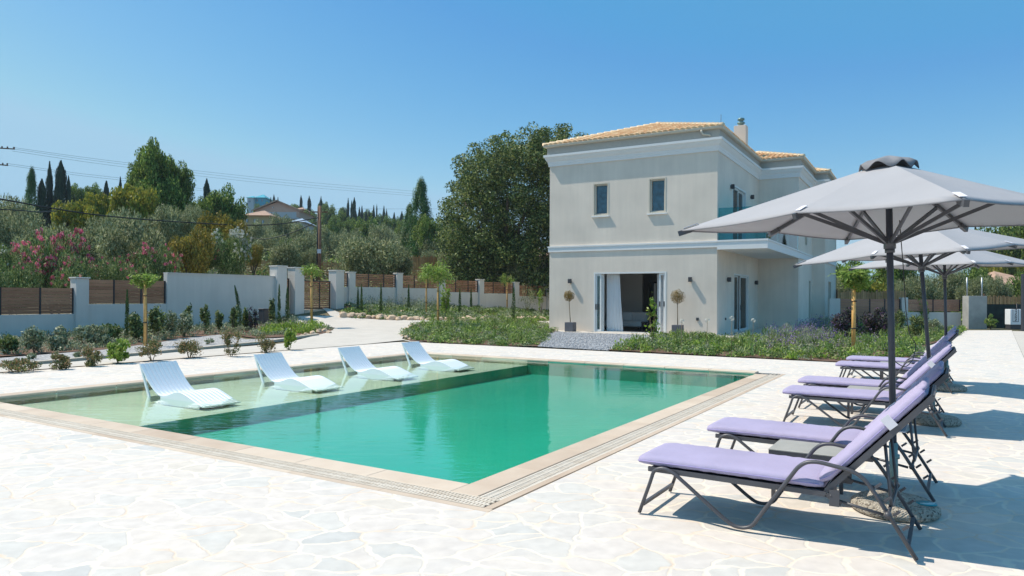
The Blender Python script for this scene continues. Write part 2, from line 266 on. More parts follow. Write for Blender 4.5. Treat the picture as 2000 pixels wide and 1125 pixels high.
LF = dict(  # pale end of the tree leaf ramps stands in for bright highlights
    olive=leafmat('olive_leaves', (0.075, 0.109, 0.037), (0.261, 0.299, 0.138), (0.596, 0.598, 0.349), .38),
    oak=leafmat('oak_leaves', (0.022, 0.05, 0.010), (0.11, 0.17, 0.040), (0.405, 0.438, 0.161), .32),
    broad=leafmat('broad_leaves', (0.039, 0.084, 0.013), (0.143, 0.228, 0.039), (0.415, 0.504, 0.132), .45),
    walnut=leafmat('yellow_green_leaves', (0.133, 0.179, 0.025), (0.283, 0.304, 0.044), (0.492, 0.414, 0.063), .45),
    cypress=leafmat('cypress_leaves', (0.012, 0.033, 0.018), (0.027, 0.060, 0.027), (0.053, 0.090, 0.045), .15),
    pine=leafmat('conifer_leaves', (0.029, 0.088, 0.022), (0.074, 0.166, 0.039), (0.126, 0.234, 0.054), .25),
    golden=leafmat('golden_hedge_leaves', (0.146, 0.144, 0.023), (0.310, 0.254, 0.039), (0.475, 0.338, 0.062), .3),
    oleander=leafmat('oleander_leaves', (0.042, 0.091, 0.024), (0.154, 0.247, 0.066), (0.477, 0.520, 0.239), .35),
    pinkfl=leafmat('pink_blossom', (.50, .05, .14), (.75, .16, .27), (.85, .42, .45), .4),
    whitefl=leafmat('white_blossom', (0.600, 0.600, 0.520), (0.800, 0.800, 0.750), None, .4),
    bed=leafmat('bed_leaves', (.05, .11, .02), (.16, .27, .05), (.40, .46, .15), .35),
    bedgrey=leafmat('grey_bed_leaves', (.09, .14, .06), (.24, .29, .16), (.50, .52, .36), .3),
    bright=leafmat('fresh_leaves', (0.120, 0.240, 0.020), (0.250, 0.380, 0.050), (0.400, 0.480, 0.100), .45),
    fern=leafmat('feathery_leaves', (0.120, 0.220, 0.035), (0.240, 0.360, 0.060), (0.360, 0.460, 0.120), .45),
    lav=leafmat('lavender_blossom', (0.140, 0.080, 0.260), (0.240, 0.150, 0.380), (0.360, 0.260, 0.460), .3),
    darkpurple=leafmat('dark_purple_leaves', (0.020, 0.035, 0.020), (0.050, 0.060, 0.030), (0.130, 0.060, 0.130), .25),
    red=leafmat('reddish_shrub_leaves', (.07, .11, .03), (.20, .21, .08), (.44, .25, .13), .35),
    topiary=leafmat('topiary_leaves', (0.117, 0.090, 0.022), (0.246, 0.168, 0.044), (0.389, 0.264, 0.099), .3),
    straw=leafmat('pale_seed_heads', (0.350, 0.300, 0.200), (0.550, 0.500, 0.380), None, .3),
    fresh_cyp=leafmat('young_cypress_leaves', (0.030, 0.070, 0.015), (0.060, 0.120, 0.025), (0.110, 0.180, 0.050), .25))

# ------------------------------------------------------------------ object helpers
def link(o, parent=None):
    COL.objects.link(o)
    if parent: o.parent = parent
    return o
def thing(name, label, cat, loc=(0, 0, 0), rotz=0., group=None, scale=None):
    o = bpy.data.objects.new(name, None); link(o); o.location = loc; o.rotation_euler = (0, 0, rotz); o.empty_display_size = .2
    o['label'] = label; o['category'] = cat
    if group: o['group'] = group
    if scale: o.scale = scale
    return o
def tag(o, label, cat, group=None, kind=None):
    if label: o['label'] = label
    if cat: o['category'] = cat
    if group: o['group'] = group
    if kind: o['kind'] = kind
    return o
class MB:
    def __init__(s): s.v = []; s.f = []; s.sm = []
    def add(s, vs, fs, smooth=False):
        n = len(s.v); s.v += [tuple(map(float, q)) for q in vs]; s.f += [tuple(i + n for i in f) for f in fs]; s.sm += [smooth] * len(fs); return s
    def box(s, c, d, rz=0., mtx=None):
        x, y, z = d[0] / 2, d[1] / 2, d[2] / 2
        vs = [Vector((i * x, j * y, k * z)) for i in (-1, 1) for j in (-1, 1) for k in (-1, 1)]
        if rz: vs = [Matrix.Rotation(rz, 3, 'Z') @ q for q in vs]
        if mtx is not None: vs = [mtx @ q for q in vs]
        vs = [q + Vector(c) for q in vs]
        return s.add(vs, [(0, 1, 3, 2), (4, 6, 7, 5), (0, 4, 5, 1), (2, 3, 7, 6), (0, 2, 6, 4), (1, 5, 7, 3)])
    def bx(s, a, b):
        return s.box([(a[i] + b[i]) / 2 for i in range(3)], [abs(b[i] - a[i]) for i in range(3)])
    def beam(s, a, b, w, h, up=(0, 0, 1)):
        a = Vector(a); b = Vector(b); d = (b - a); L = d.length; d.normalize(); u = Vector(up); x = d.cross(u)
        if x.length < 1e-4: x = d.cross(Vector((1, 0, 0)))
        x.normalize(); u = x.cross(d)
        vs = [p + x * i * w / 2 + u * j * h / 2 for p in (a, b) for i, j in ((-1, -1), (1, -1), (1, 1), (-1, 1))]
        return s.add(vs, [(0, 3, 2, 1), (4, 5, 6, 7), (0, 1, 5, 4), (1, 2, 6, 5), (2, 3, 7, 6), (3, 0, 4, 7)])
    def tube(s, pts, r, n=8, cap=True, flat=None):
        pts = [Vector(p) for p in pts]; m = len(pts); rs = r if hasattr(r, '__len__') else [r] * m
        rings = []; prev = None
        for i, p in enumerate(pts):
            d = (pts[min(i + 1, m - 1)] - pts[max(i - 1, 0)]).normalized()
            x = prev if prev is not None else (Vector((0, 1, 0)) if abs(d.y) < .9 else Vector((1, 0, 0)))
            x = (x - d * x.dot(d)).normalized(); prev = x; y = d.cross(x)
            fx = flat if flat else 1
            rings.append([p + x * rs[i] * math.cos(2 * math.pi * k / n) * fx + y * rs[i] * math.sin(2 * math.pi * k / n) for k in range(n)])
        vs = [q for rg in rings for q in rg]; fs = [(i * n + k, i * n + (k + 1) % n, (i + 1) * n + (k + 1) % n, (i + 1) * n + k) for i in range(m - 1) for k in range(n)]
        if cap: fs += [tuple(range(n))[::-1], tuple((m - 1) * n + k for k in range(n))]
        return s.add(vs, fs, True)
    def lathe(s, prof, n=24, c=(0, 0, 0), smooth=True):
        vs = [(c[0] + r * math.cos(2 * math.pi * k / n), c[1] + r * math.sin(2 * math.pi * k / n), c[2] + z) for r, z in prof for k in range(n)]
        m = len(prof); fs = [(i * n + k, i * n + (k + 1) % n, (i + 1) * n + (k + 1) % n, (i + 1) * n + k) for i in range(m - 1) for k in range(n)]
        fs += [tuple(range(n))[::-1], tuple((m - 1) * n + k for k in range(n))]; return s.add(vs, fs, smooth)
    def poly(s, pts, z0, z1):
        """upright prism over a plan polygon"""
        n = len(pts); vs = [(p[0], p[1], z0) for p in pts] + [(p[0], p[1], z1) for p in pts]
        tri = tessellate_polygon([[Vector((p[0], p[1], 0)) for p in pts]])
        fs = [tuple(i + n for i in t) for t in tri] + [tuple(reversed(t)) for t in tri] + [(i, (i + 1) % n, n + (i + 1) % n, n + i) for i in range(n)]
        return s.add(vs, fs)
    def mesh(s, name, m, bevel=0.):
        me = bpy.data.meshes.new(name); me.from_pydata(s.v, [], s.f); me.materials.append(m)
        me.polygons.foreach_set('use_smooth', s.sm)
        bm = bmesh.new(); bm.from_mesh(me)
        if bevel: bmesh.ops.bevel(bm, geom=list(bm.edges), offset=bevel, segments=1, affect='EDGES', clamp_overlap=True)
        bmesh.ops.recalc_face_normals(bm, faces=bm.faces); bm.to_mesh(me); bm.free(); me.update(); return me
    def obj(s, name, m, parent=None, bevel=0.):
        return link(bpy.data.objects.new(name, s.mesh(name, m, bevel)), parent)
def pieces(b, name, m, parent, bevel=0.):
    """each separate piece of the builder becomes an object of its own"""
    par = list(range(len(b.v)))
    def root(i):
        while par[i] != i: par[i] = par[par[i]]; i = par[i]
        return i
    for f in b.f:
        for i in f[1:]: par[root(i)] = root(f[0])
    groups = {}
    for f, sm in zip(b.f, b.sm): groups.setdefault(root(f[0]), []).append((f, sm))
    out = []
    for g in groups.values():
        ids = sorted({i for f, _ in g for i in f}); mp = {i: k for k, i in enumerate(ids)}; q = MB(); q.v = [b.v[i] for i in ids]; q.f = [tuple(mp[i] for i in f) for f, _ in g]; q.sm = [x for _, x in g]; out.append(q.obj(name, m, parent, bevel))
    return out
def part(name, me, parent): return link(bpy.data.objects.new(name, me), parent)
def fastmesh(name, V, F, m, smooth=False):
    V = np.asarray(V, np.float32); F = np.asarray(F, np.int32); k = F.shape[1]; me = bpy.data.meshes.new(name)
    me.vertices.add(len(V)); me.vertices.foreach_set('co', V.ravel()); me.loops.add(F.size); me.loops.foreach_set('vertex_index', F.ravel())
    me.polygons.add(len(F)); me.polygons.foreach_set('loop_start', np.arange(0, F.size, k, dtype=np.int32)); me.materials.append(m)
    me.update(calc_edges=True)
    if smooth: me.polygons.foreach_set('use_smooth', [True] * len(F))
    return me
def leafquads(C, Nn, size, aspect, rng, droop=None):
    """one kite-shaped leaf per centre"""
    n = len(C); Nn = Nn / (np.linalg.norm(Nn, axis=1, keepdims=True) + 1e-9)
    t = rng.normal(size=(n, 3)) if droop is None else droop + rng.normal(size=(n, 3)) * .35
    t -= Nn * (t * Nn).sum(1, keepdims=True); t /= np.linalg.norm(t, axis=1, keepdims=True) + 1e-9; b = np.cross(Nn, t)
    s = np.asarray(size).reshape(-1, 1) * np.ones((n, 1)); a = aspect
    V = np.stack([C - t * s * .5, C + b * s * a * .5, C + t * s * .5 + Nn * s * .1, C - b * s * a * .5], 1).reshape(-1, 3)
    return V, np.arange(4 * n).reshape(-1, 4)
def rdir(rng, n):
    d = rng.normal(size=(n, 3)); return d / np.linalg.norm(d, axis=1, keepdims=True)
def cloud(rng, centers, radii, n, shell=.5):
    """n leaf places in a set of clumps"""
    centers = np.asarray(centers, float); radii = np.asarray(radii, float)
    w = radii ** 2; k = rng.choice(len(radii), n, p=w / w.sum()); d = rdir(rng, n); r = radii[k] * (rng.random(n) ** shell)
    sq = np.array([1, 1, .85]); return centers[k] + d * sq * r[:, None], d

# ------------------------------------------------------------------ foliage variants (mesh data shared by the copies)
VAR = {}
def crown_variant(kind, i):
    key = (kind, i)
    if key in VAR: return VAR[key]
    rng = np.random.default_rng(sum(map(ord, kind)) * 31 + i)
    def ell(nc, zc, rz, rr, r0, r1, lump=.25):
        d = rdir(rng, nc); rad = .35 + .65 * rng.random(nc) ** .4; lob = 1 + lump * np.sin(3 * np.arctan2(d[:, 1], d[:, 0]) + rng.random() * 6) * .5
        c = d * (rad * lob * (1 - (r0 + r1) / 2))[:, None] * np.array([rr, rr, rz]); c[:, 2] += zc; return c, rng.uniform(r0, r1, nc)
    tr = MB(); m = LF['olive']; mat_ = 'olive'
    if kind == 'olive':
        c, r = ell(34, .60, .40, 1., .16, .36); C, N = cloud(rng, c, r, 11000, .4); V, F = leafquads(C, N * .4 + rdir(rng, len(C)), rng.uniform(.05, .095, len(C)), .3, rng, droop=N + np.array([0, 0, .3])); m = LF['olive']
        for k in range(3):
            a = rng.random() * 6.3; tr.tube([(0, 0, 0), (.05 * math.cos(a), .05 * math.sin(a), .18), (.3 * math.cos(a), .3 * math.sin(a), .5)], [.09, .07, .03], 7)
    elif kind in ('broad', 'walnut', 'golden'):
        c, r = ell(46, .56, .44, 1., .13, .32, .4); C, N = cloud(rng, c, r, 12000, .35)
        V, F = leafquads(C, N * .6 + rdir(rng, len(C)) * .8, rng.uniform(.05, .10, len(C)) * (1.15 if kind == 'walnut' else .9), .55, rng); m = LF[kind]
        tr.tube([(0, 0, -.02), (.02, .01, .25), (0, .02, .6)], [.08, .06, .03], 8)
        for k in range(5):
            a = k * 1.26 + rng.random(); tr.tube([(0, 0, .2), (.25 * math.cos(a), .25 * math.sin(a), .45), (.5 * math.cos(a), .5 * math.sin(a), .7)], [.04, .025, .012], 6)
    elif kind == 'cypress':
        nc = 60; z = rng.random(nc) ** .9; prof = np.interp(z, [0, .08, .3, .7, .92, 1], [.4, .8, .9, .72, .32, .05]); a = rng.random(nc) * 6.28
        c = np.stack([np.cos(a) * prof * .55, np.sin(a) * prof * .55, .05 + .92 * z], 1); r = np.full(nc, .35)
        n = 6000; k = rng.integers(0, nc, n); d = rdir(rng, n); zz_ = rng.random(n) ** .92; pp = np.interp(zz_, [0, .06, .3, .7, .9, 1], [.45, .85, .95, .78, .42, .08]) * (1 + .16 * np.sin(zz_ * 23 + i)) ; aa = rng.random(n) * 6.28; pp = pp * (1 + .15 * np.sin(3 * aa + zz_ * 9)); q_ = rng.random(n) ** .45; C = np.stack([np.cos(aa) * pp * q_, np.sin(aa) * pp * q_, .03 + .96 * zz_], 1); d = np.stack([np.cos(aa), np.sin(aa), 0 * aa], 1) + rdir(rng, n) * .5; V, F = leafquads(C, d * np.array([1, 1, .2]), rng.uniform(.025, .05, n), .5, rng, droop=np.tile([0, 0, 1.], (n, 1))); m = LF['cypress']
        V = V.copy(); Vc = V.reshape(-1, 4, 3); ctr = C[:, None, :]; Vc2 = ctr + (Vc - ctr) * np.array([4.5, 4.5, 1.2]); V = Vc2.reshape(-1, 3)
        tr.tube([(0, 0, -.02), (0, 0, .5)], [.1, .05], 6)
    elif kind == 'pine':
        nc = 90; z = rng.random(nc); prof = np.interp(z, [0, .1, .3, .6, .85, 1], [.7, 1., .85, .62, .3, .08]) * rng.uniform(.55, 1.1, nc); a = rng.random(nc) * 6.28
        c = np.stack([np.cos(a) * prof * .8, np.sin(a) * prof * .8, .08 + .9 * z + prof * .03], 1); n = 12000; k = rng.integers(0, nc, n); d = rdir(rng, n); s = (.16 + .22 * prof[k])[:, None]
        C = c[k] + d * s * np.array([1, 1, .42]) * (rng.random((n, 1)) ** .4); V, F = leafquads(C, d + np.array([0, 0, .5]), rng.uniform(.05, .10, n), .4, rng); m = LF['pine']; Vc = V.reshape(-1, 4, 3); ctr = C[:, None, :]; V = (ctr + (Vc - ctr) * np.array([1, 1, .4])).reshape(-1, 3)
        tr.tube([(0, 0, -.02), (0, 0, .9)], [.07, .01], 6)
    elif kind == 'oleander':
        c, r = ell(38, .52, .48, 1., .18, .36, .4); C, N = cloud(rng, c, r, 10000, .35); V, F = leafquads(C, N * .4 + rdir(rng, len(C)), rng.uniform(.05, .10, len(C)), .28, rng, droop=N * .5 + np.array([0, 0, .7])); m = LF['oleander']
        for k in range(5):
            a = rng.random() * 6.3; tr.tube([(.05 * math.cos(a), .05 * math.sin(a), -.03), (.35 * math.cos(a), .35 * math.sin(a), .5)], [.02, .01], 5)
    me = fastmesh(kind + '_crown', V, F, m); VAR[key] = (me, tr.mesh('trunk', M['bark']), C); return VAR[key]
def blossoms(kind, i, m, n=46, seed=0, up=.0):
    key = ('bl', kind, i, m, n)
    if key in VAR: return VAR[key]
    rng = np.random.default_rng(seed + 5); _, _, C = crown_variant(kind, i)
    out = C + 0; ctr = np.array([0, 0, .5]); dist = np.linalg.norm((out - ctr) * np.array([1, 1, 2.]), axis=1); idx = np.where((dist > .72) & (out[:, 2] > .42 + up))[0]
    hd = C[rng.choice(idx, n)]; k = rng.integers(0, n, n * 26); d = rdir(rng, len(k)); Cc = hd[k] + d * np.array([.06, .06, .035]) * rng.random((len(k), 1)) ** .5 + np.array([0, 0, .01]); V, F = leafquads(Cc, d, rng.uniform(.025, .045, len(k)), .8, rng)
    VAR[key] = fastmesh('blossom', V, F, LF[m]); return VAR[key]
TRNG = random.Random(3)
CROWNNAME = dict(olive='olive_tree', broad='broadleaf_tree', walnut='walnut_tree', golden='golden_hedge', cypress='cypress', pine='conifer', oleander='oleander_bush')
def tree(kind, px, ytop, Y, hw, label, cat='tree', group=None, var=None, sink=.15, zbase=None, fl=None):
    """a tree on the terrain whose top is seen at (px, ytop) from Y metres away and whose crown is 2*hw photo pixels wide"""
    p = D(px, ytop, Y); z0 = hz(p[0], p[1]) if zbase is None else zbase; H = max(p[2] - z0 + sink, .8); Wd = hw * Y / FPX
    i = TRNG.randrange(4) if var is None else var
    me, tr = crown_variant(kind, i)[:2]
    col = kind in ('cypress', 'pine'); Hc = H if col else min(H, (2.0 if kind in ('olive', 'oleander', 'golden') else 2.3) * Wd)
    o = thing(CROWNNAME[kind], label, cat, (p[0], p[1], z0 - sink), TRNG.uniform(0, 6.28), group, (Wd, Wd, Wd))
    c = part('crown', me, o); c.location.z = (H - Hc) / Wd; c.scale.z = Hc / Wd; tk = part('trunk', tr, o); tk.scale.z = H / Wd
    if fl: f = part('blossom', blossoms(kind, i, *fl), o); f.location = c.location; f.scale = c.scale
    return o

# ------------------------------------------------------------------ ground, paving, pool
def inpoly(x, y, poly):
    x = np.asarray(x); y = np.asarray(y); c = np.zeros(x.shape, bool); n = len(poly)
    for i in range(n):
        x1, y1 = poly[i][:2]; x2, y2 = poly[(i + 1) % n][:2]
        if y1 == y2: continue
        c ^= ((y1 > y) != (y2 > y)) & (x < (x2 - x1) * (y - y1) / (y2 - y1) + x1)
    return c
pth = [G(1700, 706), G(1790, 700), G(1812, 676), G(1872, 655), G(1886, 645)]
DECK = [P(12.9, -14), P(12.9, 14.3), P(-1.3, 14.3)] + [Vector(p) for p in pth[1:]] + [Vector(G(1976, 645)), Vector(G(2003, 706)), P(-7.4, 14), P(-7.4, -14)]
axx = np.concatenate([-np.geomspace(1400, 62, 22), np.arange(-60, 60.1, 1.), np.geomspace(62, 1400, 22)])
axy = np.concatenate([[-40, -25, -15, -8, -4], np.arange(-2, 80.1, 1.), np.geomspace(83, 1500, 34)])
gx, gy = np.meshgrid(axx, axy); gz = hgt(gx, gy) - .03
ga = (gx - PA[0]) * PU[0] + (gy - PA[1]) * PU[1]; gv = (gx - PA[0]) * PV[0] + (gy - PA[1]) * PV[1]
gz[(ga > -1.9) & (ga < 10.8) & (gv > -1.9) & (gv < 12.3)] = -2.6
nx, ny = len(axx), len(axy); ii = (np.arange(ny - 1)[:, None] * nx + np.arange(nx - 1)[None]).ravel()
me = fastmesh('ground', np.stack([gx, gy, gz], -1).reshape(-1, 3), np.stack([ii, ii + 1, ii + nx + 1, ii + nx], 1), M['ground'], True)
tag(link(bpy.data.objects.new('ground', me)), None, None, kind='structure')
PW, PL = 8.89, 10.39                                       # pool water, width along the near edge and length
o_hole = [P(-.57, -.57), P(PW + .32, -.57), P(PW + .32, PL + .32), P(-.55, PL + .32)]
def sheet_with_hole(name, outer, hole, z, m, skirt=.3):
    O = [Vector((p[0], p[1], 0)) for p in outer]; H_ = [Vector((p[0], p[1], 0)) for p in hole]
    tri = tessellate_polygon([O, H_]); A_ = O + H_; V = [(p.x, p.y, z) for p in A_]; F = [tuple(t) for t in tri]; n = len(O)
    V += [(p.x, p.y, z - skirt) for p in A_]; k = len(A_); F += [(i, (i + 1) % n, k + (i + 1) % n, k + i) for i in range(n)]; h = len(H_); F += [(n + i, n + (i + 1) % h, k + n + (i + 1) % h, k + n + i) for i in range(h)]
    b = MB(); b.add(V, F); o = b.obj(name, m); return o
tag(sheet_with_hole('pool_deck', DECK, o_hole, 0, M['paving']), None, None, kind='structure')
def strip(name, pts, m, off=.006, sub=.8, kind='structure', thick=0.):
    """a sheet that follows the terrain inside a plan polygon"""
    tri = tessellate_polygon([[Vector((p[0], p[1], 0)) for p in pts]]); bm = bmesh.new(); vs = [bm.verts.new((p[0], p[1], 0)) for p in pts]
    for t in tri:
        try: bm.faces.new([vs[i] for i in t])
        except ValueError: pass
    for _ in range(7):
        es = [e for e in bm.edges if e.calc_length() > sub]
        if not es: break
        bmesh.ops.subdivide_edges(bm, edges=es, cuts=1); bmesh.ops.triangulate(bm, faces=bm.faces)
    co = np.array([v.co[:] for v in bm.verts]); hh = hgt(co[:, 0], co[:, 1])
    for v, z in zip(bm.verts, hh): v.co.z = z + off
    if thick:
        r = bmesh.ops.extrude_face_region(bm, geom=list(bm.faces))
        for e in r['geom']:
            if isinstance(e, bmesh.types.BMVert): e.co.z += thick
    bmesh.ops.recalc_face_normals(bm, faces=bm.faces)
    if not thick:
        for f in bm.faces:
            if f.normal.z < 0: f.normal_flip()
    me = bpy.data.meshes.new(name); bm.to_mesh(me); bm.free(); me.materials.append(m); o = link(bpy.data.objects.new(name, me))
    if kind: o['kind'] = kind
    return o
RP = -TH                                                    # pool-aligned rotation: local x runs towards -a, local y along v
# coping: travertine slabs with joints, near and right side flush with the overflow grate, far and left side a raised lip
cp = thing('pool_coping', 'beige travertine coping with overflow grate around the turquoise pool', 'pool coping', P(0, 0, 0), RP)
def slabs(mb, a0, a1, v0, v1, z0, z1, step, along):
    """slabs in local coordinates (-a, v) with open joints"""
    n = max(1, round((a1 - a0 if along == 'a' else v1 - v0) / step)); g = .002
    for k in range(n):
        if along == 'a': s0 = a0 + (a1 - a0) * k / n; s1 = a0 + (a1 - a0) * (k + 1) / n; mb.bx((-s1 + g, v0, z0), (-s0 - g, v1, z1))
        else: s0 = v0 + (v1 - v0) * k / n; s1 = v0 + (v1 - v0) * (k + 1) / n; mb.bx((-a1, s0 + g, z0), (-a0, s1 - g, z1))
b = MB(); slabs(b, 0, PW + .32, -.27, 0, -.2, .004, .95, 'a'); slabs(b, -.27, 0, -.27, PL, -.2, .004, .95, 'v'); b.obj('coping_slab', M['coping'], cp, bevel=.004)
b = MB(); slabs(b, 0, PW, PL, PL + .32, -.13, .035, .95, 'a'); slabs(b, PW, PW + .32, 0, PL + .32, -.13, .035, .95, 'v'); b.obj('raised_lip', M['coping'], cp, bevel=.01)
b = MB(); slabs(b, -.57, PW + .32, -.57, -.50, -.2, .002, 1.1, 'a'); slabs(b, -.55, -.485, -.5, PL + .3, -.2, .002, 1.1, 'v'); b.obj('outer_strip', M['coping'], cp)
b = MB(); b.bx((-(PW + .32), -.5, -.2), (.485, -.27, -.03)); b.bx((.27, -.27, -.2), (.485, PL + .3, -.0305)); b.obj('overflow_channel', M['slot'], cp)
b = MB()
for k in range(int((PW + .6) / .034)):
    x = .45 - k * .034
    if x > -(PW + .3): b.bx((x - .024, -.49, -.02), (x, -.28, -.001))
for k in range(int((PL + .3) / .034)):
    y = -.26 + k * .034; b.bx((.28, y, -.02), (.475, y + .024, -.001))
for q in (-.49, -.42, -.35, -.285): b.bx((-(PW + .3), q, -.019), (.475, q + .022, .0015))
for q in (.285, .35, .415, .462): b.bx((q, -.27, -.019), (q + .02, PL + .28, .0012))
b.obj('overflow_grate', M['grate'], cp)
# basin: shelf on the left, deep part on the right, steps in the far corner
SH = 5.55; zs = -.12; zd = -.34
def plain(name, faces, m):
    b = MB()
    for f in faces: b.add([P(*q) for q in f], [tuple(range(len(f)))])
    o = b.obj(name, m); o['kind'] = 'structure'; return o
plain('pool_shelf', [[(SH, 0, zs), (PW, 0, zs), (PW, PL, zs), (SH, PL, zs)], [(PW, 0, zs), (PW, 0, .0), (PW, PL, .0), (PW, PL, zs)], [(SH, PL, zs), (SH, PL, 0), (PW, PL, 0), (PW, PL, zs)], [(SH, 0, zs), (SH, 0, -.2), (PW, 0, -.2), (PW, 0, zs)]], M['shelf'])
plain('pool_basin', [[(0, 0, zd), (SH, 0, zd), (SH, PL, zd), (0, PL, zd)], [(SH, 0, zd), (SH, 0, zs), (SH, PL, zs), (SH, PL, zd)], [(0, PL, zd), (0, PL, 0), (SH, PL, 0), (SH, PL, zd)], [(0, 0, zd), (0, 0, 0), (0, PL, 0), (0, PL, zd)], [(0, 0, zd), (0, 0, 0), (SH, 0, 0), (SH, 0, zd)]], M['basin'])
b = MB(); b.add([P(.0, .0, -.012), P(PW, .0, -.012), P(PW, PL, -.012), P(.0, PL, -.012)], [(0, 1, 2, 3)]); o = b.obj('pool_water', M['water']); o['kind'] = 'structure'
for p_ in o.data.polygons: 
    if p_.normal.z < 0: o.data.flip_normals(); break

# ------------------------------------------------------------------ house (local frame: x to the right along the pool facade, y into the depth)
HA = -.5256; HC = Vector((8.5619, 29.6463, 0)); HU = Vector((math.cos(HA), math.sin(HA), 0)); HV = Vector((-math.sin(HA), math.cos(HA), 0))
def Hh(x, y, z=0.): return HC + HU * x + HV * y + Vector((0, 0, z))
house = thing('villa', 'two storey grey rendered villa with tiled hip roof and glass balcony beside the pool', 'house', HC, HA)
W8, YI, XO, Y3, X3, Y4 = -7.855, 8.46, 1.97, 13.58, 2.64, 19.2; ZT = 8.62
def facade(mb, axis, at, s0, s1, z0, z1, holes, th):
    """a wall slab in the plane axis=at (thickness th towards the inside) with rectangular holes (s0,s1,z0,z1)"""
    ss = sorted({s0, s1, *[h[0] for h in holes], *[h[1] for h in holes]}); zz = sorted({z0, z1, *[h[2] for h in holes], *[h[3] for h in holes]})
    V = []; F = []
    for i in range(len(ss) - 1):
        for j in range(len(zz) - 1):
            cs = (ss[i] + ss[i + 1]) / 2; cz = (zz[j] + zz[j + 1]) / 2
            if any(h[0] < cs < h[1] and h[2] < cz < h[3] for h in holes): continue
            for t in (0, th):
                q = [(ss[i], zz[j]), (ss[i + 1], zz[j]), (ss[i + 1], zz[j + 1]), (ss[i], zz[j + 1])]
                pts = [(s, at + t, z) if axis == 'y' else (at + t, s, z) for s, z in q]
                mb.add(pts, [(0, 1, 2, 3)])
    for h in holes:
        q = [(h[0], h[2]), (h[1], h[2]), (h[1], h[3]), (h[0], h[3])]
        a = [(s, at, z) if axis == 'y' else (at, s, z) for s, z in q]; c = [(s, at + th, z) if axis == 'y' else (at + th, s, z) for s, z in q]
        mb.add(a + c, [(0, 1, 5, 4), (1, 2, 6, 5), (2, 3, 7, 6), (3, 0, 4, 7)])
FW = [(-5.634, -4.861, 5.28, 6.79), (-2.991, -2.199, 5.26, 6.81), (-5.575, -2.17, .02, 2.72)]
SW = [(3.0, 6.1, .02, 2.7), (2.7, 5.45, 3.95, 6.72)]
b = MB(); facade(b, 'y', 0, W8, 0, 0, ZT, FW, .3); facade(b, 'x', 0, 0, YI, 0, ZT, SW, -.3)
facade(b, 'y', YI, 0, XO, 0, ZT, [], .3); facade(b, 'x', XO, YI, Y3, 0, ZT, [(12.2, 12.9, .4, 2.6), (10.6, 11.5, 4.4, 6.5)], -.3); facade(b, 'y', Y3, XO, X3, 0, ZT, [], .3)
facade(b, 'x', X3, Y3, Y4, 0, ZT, [(15.2, 16.6, .9, 2.6)], -.3); facade(b, 'x', W8, 0, Y4, 0, ZT, [], .3); facade(b, 'y', Y4, W8, X3, 0, ZT, [], .3)
b.obj('wall', M['wall'], house)
# trims follow the outline of the walls
OUT = [(W8, Y4), (W8, 0), (0, 0), (0, YI), (XO, YI), (XO, Y3), (X3, Y3), (X3, Y4)]
def run(mb, prof, path, closed=False):
    """sweep a section (outward offset, z) along the wall outline with mitred corners"""
    n = len(path); rings = []
    for i in range(n):
        p = Vector(path[i]); d0 = (p - Vector(path[i - 1])).normalized() if i else None; d1 = (Vector(path[i + 1]) - p).normalized() if i < n - 1 else None
        nr = lambda d: Vector((d.y, -d.x))
        if d0 is None: m_ = nr(d1)
        elif d1 is None: m_ = nr(d0)
        else: m_ = nr(d0) + nr(d1); m_ = m_ / (1 + nr(d0).dot(nr(d1)))
        rings.append([(p.x + m_.x * o_, p.y + m_.y * o_, z) for o_, z in prof])
    k = len(prof); V = [q for r in rings for q in r]; F = [(i * k + j, i * k + (j + 1) % k, (i + 1) * k + (j + 1) % k, (i + 1) * k + j) for i in range(n - 1) for j in range(k)]
    F += [tuple(range(k)), tuple((n - 1) * k + j for j in range(k))[::-1]]; mb.add(V, F)
b = MB(); run(b, [(-.02, 7.735), (.05, 7.735), (.06, 7.84), (.075, 7.86), (.085, 7.94), (.15, 8.03), (.20, 8.15), (.235, 8.16), (.24, 8.265), (-.02, 8.27)], OUT); b.obj('cornice', M['trim'], house)
b = MB(); run(b, [(.003, 8.272), (.10, 8.272), (.10, 8.615), (.003, 8.615)], OUT); b.obj('attic_band', M['attic'], house)
b = MB(); run(b, [(-.2, 8.617), (.19, 8.617), (.24, 8.64), (.26, 8.71), (.24, 8.735), (.22, 8.71), (.19, 8.66), (-.2, 8.66)], OUT)
b.tube([(-.62, -.22, 8.62), (-.62, -.22, 8.54), (-.55, -.18, 8.44), (-.3, -.16, 8.4), (-.28, -.13, 8.34)], .045, 8); gut = b.obj('gutter', M['gutter'], house)
b = MB(); run(b, [(-.02, 3.70), (.05, 3.70), (.05, 3.90), (.075, 3.91), (.075, 3.97), (-.02, 3.97)], [(W8, Y4), (W8, 0), (-.0, 0)])
run(b, [(-.02, 3.62), (.05, 3.62), (.05, 3.90), (.075, 3.91), (.075, 3.97), (-.02, 3.97)], [(XO, YI + .02), (XO, Y3), (X3, Y3), (X3, Y4)]); b.obj('string_course', M['trim'], house)
